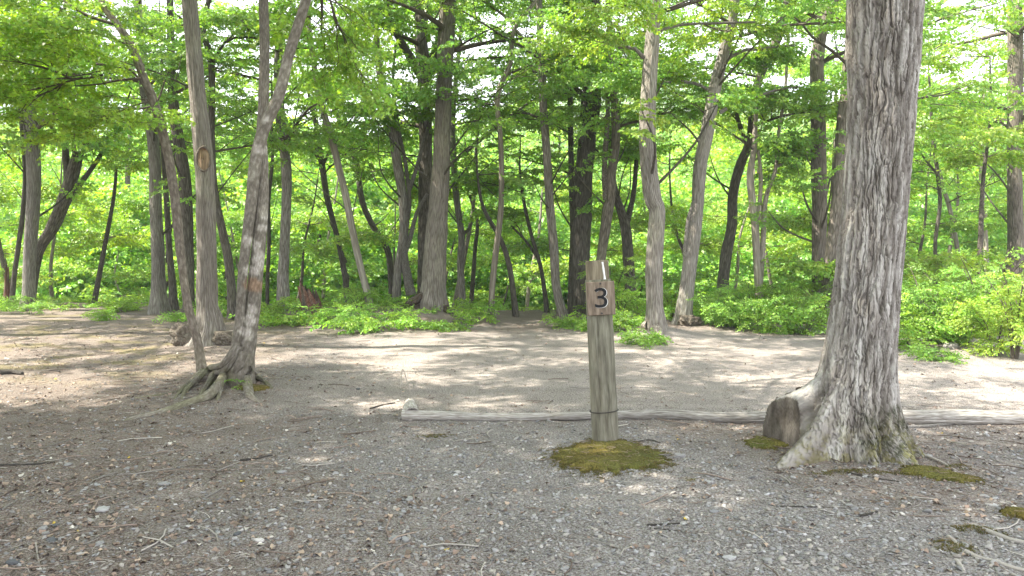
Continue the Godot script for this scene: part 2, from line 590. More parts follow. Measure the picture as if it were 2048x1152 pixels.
	leaves("crown", list, o.get("kind", "broad"), t)
	return t

# ---------------------------------------------------------------- ground and scatter
func make_ground() -> void:
	var zs := []
	var z := 7.0
	while z > -420.0:
		zs.append(z)
		var d := -z
		z -= 0.05 if d > 2.2 and d < 7.0 else (0.09 if d >= 0.5 and d < 14.0 else (0.5 if d < 0.5 else 0.25 + (d - 14.0) * 0.05))
	var xs := []
	var x := 0.0
	while x < 330.0:
		xs.append(x)
		x += 0.05 if x < 3.2 else (0.09 if x < 8.0 else 0.3 + (x - 8.0) * 0.08)
	var all := []
	for k in range(xs.size() - 1, 0, -1):
		all.append(-float(xs[k]))
	all.append_array(xs)
	var nu := all.size() - 1
	var nv := zs.size() - 1
	var pts := PackedVector3Array()
	var uvs := PackedVector2Array()
	var cols := PackedColorArray()
	for i in nv + 1:
		for j in nu + 1:
			var px: float = all[j]
			var pz: float = zs[i]
			pts.append(Vector3(px, gy(px, pz), pz))
			uvs.append(Vector2(px, pz))
			cols.append(ground_tint(px, pz))
	var o := put("ground", grid(pts, nu, nv, false, uvs, cols), M.ground, self)
	o.set_meta("kind", "structure")

# what lies on the ground: 0 grey gravel .. 1 brown needle litter
func litter_share(x: float, z: float) -> float:
	var d := -z
	var n := n_zone.get_noise_2d(x * 6.0, z * 9.0)
	var a := sm(0.4, -2.6, x + 0.25 * (d - 4.0) + n * 1.6)
	a = maxf(a, sm(10.0, 12.5, d + n * 2.0))
	a = maxf(a, 0.7 * sm(0.9, 0.2, absf(d - 5.15 - 0.3 * n)) * sm(0.5, 1.6, x))
	a = maxf(a, 0.75 * sm(1.1, 0.5, Vector2(x - 2.1, z + 4.4).length() + n * 0.5))
	a = maxf(a, 0.8 * sm(0.42, 0.1, absf(d - 5.38)) * sm(-2.0, -0.9, x) * (0.6 + n))
	return clampf(a + n * 0.25, 0.0, 1.0)

func ground_tint(x: float, z: float) -> Color:
	var d := -z
	var grey := Color(0.94, 0.925, 0.92)
	var brown := Color(0.80, 0.71, 0.64)
	var beige := Color(1.16, 1.10, 1.05)
	var pad := sm(5.5, 6.0, d) * sm(-2.6, -1.4, x) * (1.0 - sm(10.5, 12.5, d))
	var c := grey.lerp(beige, pad)
	c = c.lerp(brown, litter_share(x, z) * (1.0 - 0.55 * pad))
	var v := 1.0 + 0.22 * n_zone.get_noise_2d(x * 14.0 + 30.0, z * 22.0)
	c = Color(c.r * v, c.g * v, c.b * v)
	var moss := clampf((n_fine.get_noise_2d(x * 9.0 - 90.0, z * 13.0) + 0.4 * n_fine.get_noise_2d(x * 60.0, z * 60.0) - 0.14) * 3.0, 0.0, 0.5) * sm(-2.4, -4.5, x) * sm(6.5, 8.0, d)
	c = c.lerp(Color(0.72, 0.66, 0.20), moss)
	c = c.lerp(Color(0.42, 0.40, 0.20), sm(16.0, 22.0, d))
	return c.lerp(Color(0.22, 0.34, 0.10), sm(40.0, 90.0, d))

func rock_mesh(seed_: int, flat: float, nu := 7, nv := 5, sharp := 0.35) -> ArrayMesh:
	var r := RandomNumberGenerator.new()
	r.seed = seed_
	var nn := FastNoiseLite.new()
	nn.seed = seed_
	nn.frequency = 0.9
	var pts := PackedVector3Array()
	var uvs := PackedVector2Array()
	var sx := r.randf_range(0.8, 1.3)
	for i in nv + 1:
		var la := PI * (float(i) / nv - 0.5)
		for j in nu + 1:
			var th := TAU * float(j % nu) / nu
			var dv := Vector3(cos(th) * cos(la), sin(la), -sin(th) * cos(la))
			var f := 1.0 + sharp * nn.get_noise_3d(dv.x * 1.6, dv.y * 1.6, dv.z * 1.6) * 1.6
			var p := dv * f
			p.y = clampf(p.y, -0.8, 0.75)
			pts.append(Vector3(p.x * sx, p.y * flat, p.z / sx))
			uvs.append(Vector2(float(j) / nu, float(i) / nv))
	return grid(pts, nu, nv, true, uvs)

func strip_mesh(seed_: int, bend: float, w: float) -> ArrayMesh:   # a needle or bit of bark one metre long
	var r := RandomNumberGenerator.new()
	r.seed = seed_
	var op := PackedVector3Array()
	var orr := PackedFloat32Array()
	var y := 0.0
	for k in 4:
		op.append(Vector3(k / 3.0 - 0.5, r.randf_range(0, 0.05), bend * sin(k / 3.0 * PI) + r.randf_range(-0.03, 0.03)))
		orr.append(w * (1.0 - 0.3 * k / 3.0))
	return tube(op, orr, 3)

func dead_leaf_mesh(seed_: int) -> ArrayMesh:
	var r := RandomNumberGenerator.new()
	r.seed = seed_
	var pts := PackedVector3Array()
	var uvs := PackedVector2Array()
	var wd := [0.02, 0.3, 0.42, 0.3, 0.02]
	var curl := r.randf_range(0.3, 0.9)
	for i in 5:
		for j in 3:
			var s := (j - 1.0) * float(wd[i])
			pts.append(Vector3(i / 4.0 - 0.5, s * s * curl * 2.0 + 0.12 * sin(i * 1.7 + seed_), -s))
			uvs.append(Vector2(j / 2.0, i / 4.0))
	return grid(pts, 2, 4, false, uvs)

func scatter(called: String, mesh: Mesh, m: Material, list: Array, label: String, category: String) -> void:
	var mm := MultiMesh.new()
	mm.transform_format = MultiMesh.TRANSFORM_3D
	mm.use_colors = true
	mm.mesh = mesh
	mm.instance_count = list.size()
	for i in list.size():
		mm.set_instance_transform(i, list[i][0])
		mm.set_instance_color(i, list[i][1])
	var o := MultiMeshInstance3D.new()
	o.name = numbered(called)
	o.multimesh = mm
	o.material_override = m
	add_child(o)
	tag(o, label, category, "", "stuff")

func white(mesh: ArrayMesh) -> ArrayMesh:   # the same mesh with white vertex colours
	var a := mesh.surface_get_arrays(0)
	var c := PackedColorArray()
	c.resize((a[Mesh.ARRAY_VERTEX] as PackedVector3Array).size())
	c.fill(Color.WHITE)
	a[Mesh.ARRAY_COLOR] = c
	var o := ArrayMesh.new()
	o.add_surface_from_arrays(Mesh.PRIMITIVE_TRIANGLES, a)
	return o

func spot(r: RandomNumberGenerator, near: float, far: float) -> Vector3:   # evenly in ln(distance): thinner further off
	var d := near * pow(far / near, r.randf())
	var half := 0.74 * d + 0.8
	var x := r.randf_range(-half, half)
	return Vector3(x, gy(x, -d), -d)

func make_scatter() -> void:
	var r := RandomNumberGenerator.new()
	r.seed = 501
	var stones := [[], [], []]
	for k in 90000:
		var p := spot(r, 2.1, 9.0)
		var d := -p.z
		var lit := litter_share(p.x, p.z)
		var pad := sm(5.5, 6.0, d) * sm(-2.6, -1.4, p.x)
		if r.randf() < lit * 0.72:
			continue
		var big := pow(r.randf(), 3.2)
		var s: float = lerp(0.0028, 0.0138, big) * (1.0 - 0.5 * pad)
		if r.randf() < 0.004 * (1.0 - pad):
			s = r.randf_range(0.014, 0.021)
		var b := Basis(Vector3.UP, r.randf() * TAU) * Basis(Vector3.RIGHT, r.randf_range(-0.5, 0.5)) * Basis(Vector3.BACK, r.randf_range(-0.4, 0.4))
		var v := r.randf_range(0.15, 0.36) if r.randf() > 0.03 else r.randf_range(0.38, 0.52)
		var warm := r.randf_range(0.0, 0.14)
		var c := Color(v * (1.0 + warm * 0.7), v, v * (1.02 - warm))
		if pad > 0.5:
			c = Color(v * 1.08, v * 1.0, v * 0.9)
		stones[k % 3].append([Transform3D(b.scaled(Vector3(s, s, s)), p + Vector3(0, s * 0.12, 0)), c])
	for k in 3:
		scatter("gravel", white(rock_mesh(60 + k, [0.5, 0.34, 0.6][k], 6, 4, 0.6)), M.stone, stones[k], ["flat chips of grey gravel strewn over the clearing", "thin grey stone flakes strewn over the clearing", "rounded small grey pebbles strewn over the clearing"][k], "gravel")
	var needles := []
	for k in 34000:
		var p := spot(r, 2.1, 12.0)
		if r.randf() > 0.16 + litter_share(p.x, p.z):
			continue
		var l := r.randf_range(0.025, 0.085) * (3.2 if r.randf() < 0.035 else 1.0)
		var b := Basis(Vector3.UP, r.randf() * TAU) * Basis(Vector3.BACK, r.randf_range(-0.15, 0.15))
		var v := r.randf_range(0.45, 1.5)
		var c := Color(0.20 * v, 0.155 * v, 0.125 * v) if r.randf() < 0.72 else Color(0.30 * v, 0.275 * v, 0.24 * v)
		needles.append([Transform3D(b.scaled(Vector3(l, l, l)), p + Vector3(0, 0.003, 0)), c])
	scatter("needle_litter", white(strip_mesh(71, 0.12, 0.02)), M.litter, needles, "brown needles and twig bits littering the ground", "litter")
	var dl := []
	for k in 15000:
		var p := spot(r, 2.1, 13.0)
		if r.randf() > 0.10 + litter_share(p.x, p.z) * 0.9:
			continue
		var l := r.randf_range(0.012, 0.036)
		var b := Basis(Vector3.UP, r.randf() * TAU) * Basis(Vector3.BACK, r.randf_range(-0.4, 0.4)) * Basis(Vector3.RIGHT, r.randf_range(-0.4, 0.4))
		var v := r.randf_range(0.5, 1.5)
		var q := r.randf()
		var c := Color(0.185 * v, 0.135 * v, 0.105 * v)
		if q > 0.6:
			c = Color(0.26 * v, 0.20 * v, 0.15 * v)
		if q > 0.96:
			c = Color(0.40 * v, 0.37 * v, 0.32 * v)
		if q > 0.994:
			c = Color(0.42, 0.30, 0.06)
		dl.append([Transform3D(b.scaled(Vector3(l, l, l)), p + Vector3(0, 0.004, 0)), c])
	scatter("leaf_litter", white(dead_leaf_mesh(81)), M.litter, dl, "small dry brown leaf fragments littering the ground", "litter")

func rock(px: float, py: float, w_px: float, tone: Color, label: String, seed_: int, flat := 0.6) -> void:
	var p := G(px, py)
	var s := w_px * 0.5 / F * -p.z
	var me := rock_mesh(seed_, flat, 14, 9, 0.4)
	var o := put("stone", white(me), M.stone.duplicate(), self)
	(o.material_override as StandardMaterial3D).albedo_color = tone.linear_to_srgb()
	o.position = p + Vector3(0, s * flat * 0.35, 0)
	o.scale = Vector3(s, s, s)
	o.rotation.y = seed_ * 1.7
	tag(o, label, "stone", "loose stones on the gravel")

func stick(pix: Array, w_px: float, m: String, label: String, called := "fallen_twig", cat := "twig", grp := "twigs lying on the ground") -> void:
	var pts := []
	var rad := []
	for k in pix.size():
		var p := G(pix[k][0], pix[k][1])
		var rr: float = w_px * 0.5 / F * -p.z * (1.0 - 0.45 * k / pix.size())
		p.y += rr * (0.55 if called == "surface_root" else 0.8) + (float(pix[k][2]) if pix[k].size() > 2 else 0.0)
		pts.append(p)
		rad.append(rr)
	var sp := smooth_path(pts, rad, 0.03)
	var o := put(called, tube(sp[0], sp[1], 7, 0.3, w_px * 7.0, Vector2(0.05, 0.4), true), M[m], self)
	tag(o, label, cat, grp)

# an irregular low cushion of moss
func moss_patch(px: float, py: float, rx: float, rz: float, h: float, label: String, seed_: int, called := "moss_patch", tufts := 500, turn := 0.0) -> void:
	var c := G(px, py)
	var t := thing(called, label, "moss", "moss on the ground")
	var r := RandomNumberGenerator.new()
	r.seed = seed_
	var nu := 96
	var nv := 16
	var pts := PackedVector3Array()
	var uvs := PackedVector2Array()
	var cols := PackedColorArray()
	var edge := func(th: float) -> float:
		return 0.92 + 0.26 * n_fine.get_noise_2d(cos(th) * 9.0 + seed_ * 13.0, sin(th) * 9.0) + 0.22 * n_fine.get_noise_2d(cos(th) * 30.0 + seed_ * 7.0, sin(th) * 30.0) + 0.22 * n_fine.get_noise_2d(cos(th) * 80.0 + seed_ * 3.0, sin(th) * 80.0)
	for i in nv + 1:
		var f := (1.0 - float(i) / nv) * 0.88
		for j in nu + 1:
			var th := TAU * float(j % nu) / nu
			var e: float = edge.call(th)
			var q := Vector3(cos(th) * rx * e * f, 0, -sin(th) * rz * e * f).rotated(Vector3.UP, turn)
			var x := c.x + q.x
			var z := c.z + q.z
			var y := gy(x, z) + h * (1.0 - pow(f, 2.4)) - 0.012 * (1.0 if i == 0 else 0.0) + n_fine.get_noise_2d(x * 90.0, z * 90.0) * 0.008 * (1.0 - f * f) + 0.004
			pts.append(Vector3(x, y, z))
			uvs.append(Vector2(x, z))
			var v := 1.0 + 0.35 * n_fine.get_noise_2d(x * 30.0 + 9.0, z * 30.0)
			cols.append(Color(v * (1.0 + 0.3 * n_fine.get_noise_2d(x * 17.0, z * 17.0 + 40.0)), v, v * 0.9))
	if h >= 0.02:
		put("cushion", grid(pts, nu, nv, true, uvs, cols), M.moss, t)
	var mm := MultiMesh.new()
	mm.transform_format = MultiMesh.TRANSFORM_3D
	mm.use_colors = true
	var st := SurfaceTool.new()
	st.begin(Mesh.PRIMITIVE_TRIANGLES)
	for k in 7:
		var a := k * 2.4
		st.set_color(Color.WHITE)
		var b := Vector3(cos(a) * 0.3, 0, sin(a) * 0.3)
		var sd := Vector3(-sin(a), 0, cos(a)) * 0.12
		for v in [b - sd, b * 2.4 + Vector3(0, 1.0, 0), b + sd]:
			st.add_vertex(v)
	st.generate_normals()
	mm.mesh = st.commit()
	mm.instance_count = tufts
	for k in tufts:
		var th := r.randf() * TAU
		var f := sqrt(r.randf())
		if r.randf() < 0.30:
			f = 0.82 + absf(r.randfn()) * 0.22
		var e: float = edge.call(th)
		var q := Vector3(cos(th) * rx * e * f, 0, -sin(th) * rz * e * f).rotated(Vector3.UP, turn)
		var x := c.x + q.x
		var z := c.z + q.z
		var s := r.randf_range(0.0035, 0.007)
		if n_fine.get_noise_2d(x * 130.0, z * 130.0 + 20.0) > 0.45 - f * 0.42:
			s *= 0.05
		mm.set_instance_transform(k, Transform3D(Basis(Vector3.UP, r.randf() * TAU).scaled(Vector3(s, s * 1.3, s)), Vector3(x, gy(x, z) + h * maxf(1.0 - pow(f, 2.4), 0.0), z)))
		var v := r.randf_range(0.6, 1.5)
		mm.set_instance_color(k, Color(0.112 * v * r.randf_range(0.8, 1.35), 0.105 * v, 0.034 * v))
	var o := MultiMeshInstance3D.new()
	o.name = "tufts"
	o.multimesh = mm
	o.material_override = M.litter
	o.set_meta("kind", "stuff")
	t.add_child(o)
	# needles and leaf bits fallen on the moss
	var bits := MultiMesh.new()
	bits.transform_format = MultiMesh.TRANSFORM_3D
	bits.use_colors = true
	bits.mesh = white(strip_mesh(71, 0.12, 0.03))
	var nbits := int(clampf(rx * rz * 1500.0, 8.0, 240.0))
	bits.instance_count = nbits
	for k in nbits:
		var th := r.randf() * TAU
		var f := sqrt(r.randf())
		var q := Vector3(cos(th) * rx * f, 0, -sin(th) * rz * f).rotated(Vector3.UP, turn)
		var x := c.x + q.x
		var z := c.z + q.z
		var l := r.randf_range(0.015, 0.05)
		bits.set_instance_transform(k, Transform3D(Basis(Vector3.UP, r.randf() * TAU).scaled(Vector3(l, l, l)), Vector3(x, gy(x, z) + h * (1.0 - pow(f, 2.4)) + 0.012, z)))
		var v := r.randf_range(0.5, 1.6)
		bits.set_instance_color(k, Color(0.22 * v, 0.17 * v, 0.12 * v))
	var bo := MultiMeshInstance3D.new()
	bo.name = "fallen_needles"
	bo.multimesh = bits
	bo.material_override = M.litter
	bo.set_meta("kind", "stuff")
	t.add_child(bo)

# ---------------------------------------------------------------- particular things
func make_post() -> void:
	var D := 4.87
	var foot := G(1211, 884)
	D = -foot.z
	var top := P(1194, 521, D)
	var t := thing("number_post", "leaning round wooden post with number plate standing in a moss mound", "post")
	var ax := (top - foot).normalized()
	var R := 27.0 / F * D
	var zf := (Vector3.BACK - ax * Vector3.BACK.dot(ax)).normalized()
	var xr := ax.cross(zf).normalized()
	var L := foot.distance_to(top)
	var cut := L - 42.0 / F * D       # above this the front is sawn flat and the post is slimmer
	# body
	var op := PackedVector3Array()
	var orr := PackedFloat32Array()
	var k := -0.12
	while k < cut + 0.02:
		op.append(foot + ax * k)
		orr.append(R * (1.0 - 0.06 * k / L))
		k += 0.03
	var tintf := func(th: float, al: float, p: Vector3) -> Color:
		var n := n_fine.get_noise_3d(p.x * 60.0, p.y * 5.0, p.z * 60.0)
		var g := clampf(0.55 + n_fine.get_noise_3d(p.x * 14.0 + 5.0, p.y * 6.0, p.z * 14.0), 0.0, 1.0)
		var c := Color(0.95, 0.95, 0.93).lerp(Color(0.84, 0.88, 0.76), g)
		var v := 1.0 + 0.3 * n
		return Color(c.r * v, c.g * v, c.b * v)
	var sh := func(th: float, al: float, p: Vector3) -> float:
		var s := 1.0 + 0.012 * sin(th * 3.0 + 1.0) + 0.01 * sin(th * 7.0)
		for cr in [[4.35, 0.55, 0.5], [5.05, 0.25, 0.28], [4.85, 0.9, 0.2]]:   # drying cracks: angle, middle, half length
			var a := angle_difference(th, float(cr[0]) + 0.05 * sin(al * 9.0))
			var l := absf(al - float(cr[1]) - 0.12) / float(cr[2])
			if l < 1.0:
				s -= 0.10 * exp(-a * a / 0.0012) * (1.0 - l * l)
		return s
	put("body", tube(op, orr, 160, 0.012, 3.0, Vector2(0.5, 4.0), true, sh, tintf), M.wood_post, t)
	# slim upper end, flat in front
	var op2 := PackedVector3Array()
	var or2 := PackedFloat32Array()
	for q in [cut - 0.05, cut, cut + 0.03, (cut + L) * 0.5, L - 0.012, L]:
		op2.append(foot + ax * float(q) - zf * R * 0.1)
		or2.append(R * (0.86 if q < L - 0.001 else 0.82))
	var flat := func(th: float, al: float, p: Vector3) -> float:
		var a := absf(angle_difference(th, -PI / 2.0))
		return minf(1.0, 0.55 / maxf(cos(a), 0.01)) if a < PI / 2.0 else 1.0
	put("post_head", tube(op2, or2, 40, 0.01, 8.0, Vector2(0.5, 4.0), true, flat, func(th: float, al: float, p: Vector3) -> Color: return Color(0.92, 0.84, 0.72) * (1.0 + 0.4 * n_fine.get_noise_3d(p.x * 70.0, p.y * 5.0, p.z * 70.0))), M.wood_post, t)
	# number plate: a thick board with eased edges
	var fx := Basis(xr, ax, zf)
	var pc := P(1198.5, 595, D)
	pc = foot + ax * (pc - foot).dot(ax) + zf * R * 0.98 + xr * (pc - foot - ax * (pc - foot).dot(ax)).dot(xr)
	var w := 55.0 / F * D
	var h := 66.0 / F * D
	var th2 := 0.03
	var plate := board(w, h, th2, 0.004)
	var o := put("number_plate", plate, M.wood_post.duplicate(), t)
	var pm: StandardMaterial3D = o.material_override
	pm.albedo_color = Color(1.0, 0.93, 0.90)
	o.transform = Transform3D(fx, pc)
	tag(o, "weathered square wooden plate with black number 3", "")
	var font := SystemFont.new()
	font.font_names = PackedStringArray(["Droid Sans"])
	font.font_weight = 400
	var bold := FontVariation.new()
	bold.base_font = font
	bold.variation_embolden = 0.45
	for pass_ in 2:
		var tm := TextMesh.new()
		tm.text = "3"
		tm.font = bold
		tm.font_size = 64
		tm.pixel_size = 0.1205 / 46.0 * (1.015 if pass_ == 0 else 1.0)
		tm.depth = 0.004
		var d := MeshInstance3D.new()
		d.name = "numeral" if pass_ else "numeral_edge"
		d.mesh = tm
		d.material_override = M.paint_black if pass_ else M.paint_white
		var pos := Vector3(0.0, 0.0, th2 * 0.5 + (0.0025 if pass_ else 0.0008))
		if pass_ == 0:
			pos += Vector3(0.003, -0.001, 0)
		d.transform = Transform3D(Basis.IDENTITY, pos)
		o.add_child(d, true)
	for s in [1.0, -1.0]:
		var sc := CylinderMesh.new()
		sc.top_radius = 0.006
		sc.bottom_radius = 0.007
		sc.height = 0.004
		sc.radial_segments = 12
		var d := MeshInstance3D.new()
		d.name = "screw"
		d.mesh = sc
		d.material_override = M.screw
		d.transform = Transform3D(Basis(Vector3.RIGHT, PI / 2.0), Vector3(0.0, s * (h * 0.5 - 0.012), th2 * 0.5 + 0.001))
		o.add_child(d, true)
	# white paint drip on the head
	var wp := PackedVector3Array()
	var wr := PackedFloat32Array()
	for q in 7:
		var a := q / 6.0
		wp.append(foot + ax * lerp(L - 0.01, cut + 0.0, a) + xr * (0.030 + 0.012 * a) + zf * (R * 0.375 + 0.001))
		wr.append(0.0065 - 0.001 * sin(q * 2.1))
	put("paint_streak", tube(wp, wr, 8, 0.1), M.paint_white, t)
	# twisted wire round the post with a loose end
	var wy := (P(1209, 822, D) - foot).dot(ax)
	var rp := PackedVector3Array()
	var rr := PackedFloat32Array()
	for q in 58:
		var a := q / 48.0 * TAU + 3.4
		var off := R * 1.02 + 0.003
		rp.append(foot + ax * (wy + 0.006 * sin(a + 0.8) + q * 0.00012) + (xr * cos(a) - zf * -sin(a)) * off)
		rr.append(0.0034)
	var lo := rp[rp.size() - 1]
	rp.append(lo - xr * 0.02 + ax * 0.006)
	rr.append(0.003)
	rp.append(lo - xr * 0.035 + ax * 0.002)
	rr.append(0.0026)
	put("wire_tie", tube(rp, rr, 6), M.wire, t)

func board(w: float, h: float, d: float, b: float) -> ArrayMesh:   # a box with chamfered front edges, texture grain upright
	var st := SurfaceTool.new()
	st.begin(Mesh.PRIMITIVE_TRIANGLES)
	var rings := []
	for q in [[-d * 0.5, 0.0], [d * 0.5 - b, 0.0], [d * 0.5, b]]:
		var x: float = w * 0.5 - q[1]
		var y: float = h * 0.5 - q[1]
		rings.append([Vector3(-x, -y, q[0]), Vector3(x, -y, q[0]), Vector3(x, y, q[0]), Vector3(-x, y, q[0])])
	for k in 2:
		for e in 4:
			var f := (e + 1) % 4
			quad(st, rings[k][e], rings[k][f], rings[k + 1][f], rings[k + 1][e])
	quad(st, rings[2][0], rings[2][1], rings[2][2], rings[2][3])
	quad(st, rings[0][1], rings[0][0], rings[0][3], rings[0][2])
	st.set_smooth_group(-1)
	st.generate_normals()
	return st.commit()

func quad(st: SurfaceTool, a: Vector3, b: Vector3, c: Vector3, d: Vector3) -> void:   # a b c d counter-clockwise from outside
	for v in [a, c, b, a, d, c]:
		st.set_smooth_group(-1)
		st.set_color(Color(1.0 / TINT, 1.0 / TINT, 1.0 / TINT))
		st.set_uv(Vector2(v.x * 2.0 + v.z * 2.0 + 0.37, v.y * 0.3))
		st.add_vertex(v)

func make_logs() -> void:
	var tintf := func(th: float, al: float, p: Vector3) -> Color:
		var v := 1.0 + 0.35 * n_fine.get_noise_3d(p.x * 4.0, p.y * 30.0, p.z * 30.0) + 0.2 * n_fine.get_noise_3d(p.x * 40.0, p.y * 40.0, p.z * 40.0)
		return Color(v, v, v)
	for spec in [[[[803, 843, 19], [870, 843, 17], [1000, 842, 14], [1200, 842, 14], [1330, 843, 17], [1440, 844, 19], [1541, 843, 22]], "long thin grey edging log half sunk across the gravel behind the post"], [[[1768, 846, 26], [1830, 847, 26], [1930, 848, 27], [2020, 848, 25], [2120, 848, 24]], "thick grey edging log running right from the big tree"]]:
		var pts := []
		var rad := []
		for q in spec[0]:
			var g := G(q[0], q[1])
			var rr: float = float(q[2]) * 0.58 / F * -g.z
			pts.append(g + Vector3(0, rr * 0.85, -rr))
			rad.append(rr)
		var sp := smooth_path(pts, rad, 0.04)
		var kn := func(th: float, al: float, p: Vector3) -> float:
			return 1.0 + 0.10 * n_fine.get_noise_3d(p.x * 9.0, th * 1.0, 3.0) + 0.05 * n_fine.get_noise_3d(p.x * 2.0, cos(th) * 25.0, sin(th) * 25.0) - 0.16 * exp(-pow(angle_difference(th, 2.2 + 0.25 * n_fine.get_noise_2d(p.x * 8.0, 2.0)) / 0.10, 2.0)) * sm(-0.15, 0.2, n_fine.get_noise_2d(p.x * 5.0, 9.0)) - 0.12 * exp(-pow(angle_difference(th, 3.4 + 0.3 * n_fine.get_noise_2d(p.x * 9.0, 5.0)) / 0.09, 2.0)) * sm(-0.1, 0.2, n_fine.get_noise_2d(p.x * 6.0, 30.0))
		var t := thing("edging_log", spec[1], "log", "logs edging the tent pad")
		put("trunk_wood", tube(sp[0], sp[1], 72, 0.04, 2.0, Vector2(0.25, 2.2), true, kn, tintf), M.wood_log, t)
	# split stub under the right log
	stick([[1800, 856], [1850, 851], [1900, 846]], 8.0, "wood_log", "splintered slat of wood lying under the right edging log", "wood_splinter", "splinter", "")
	# short corner log pointing away from the camera, end hollowed
	var a := G(823, 843)
	var b := G(817, 812)
	var R := 15.0 / F * -a.z
	var pts := [a + Vector3(0, R * 0.75, -0.03), a.lerp(b, 0.4) + Vector3(0, R * 0.8, 0), b + Vector3(0, R * 0.1, -0.1)]
	var sp := smooth_path(pts, [R, R * 1.0, R * 0.75], 0.03)
	var t2 := thing("corner_log", "short pale log stub half buried at the corner of the edging", "log", "logs edging the tent pad")
	put("trunk_wood", tube(sp[0], sp[1], 26, 0.06, 5.0, Vector2(0.25, 2.2), false, null, tintf), M.wood_log, t2)
	var e := PackedVector3Array()
	var er := PackedFloat32Array()
	var ax: Vector3 = (pts[0] - pts[1]).normalized()
	var p0: Vector3 = sp[0][0]
	for q in [[0.0, 1.0], [0.012, 0.96], [0.004, 0.8], [-0.03, 0.6], [-0.034, 0.02]]:
		e.append(p0 + ax * float(q[0]))
		er.append(R * float(q[1]))
	# rings of the hollowed end, from rim to heart
	var ep := PackedVector3Array()
	var eu := PackedVector2Array()
	var x1 := ax.cross(Vector3.UP).normalized()
	var y1 := x1.cross(ax).normalized()
	for i in 5:
		for j in 25:
			var th := TAU * (j % 24) / 24.0
			ep.append(e[i] + (x1 * cos(th) + y1 * sin(th)) * er[i] * (1.0 + 0.05 * sin(th * 3.0)))
			eu.append(Vector2(j / 24.0, i * 0.03))
	put("end_grain", grid(ep, 24, 4, true, eu, white_cols(ep.size())), M.wood_log, t2)

func white_cols(n: int) -> PackedColorArray:
	var c := PackedColorArray()
	c.resize(n)
	c.fill(Color.WHITE)
	return c

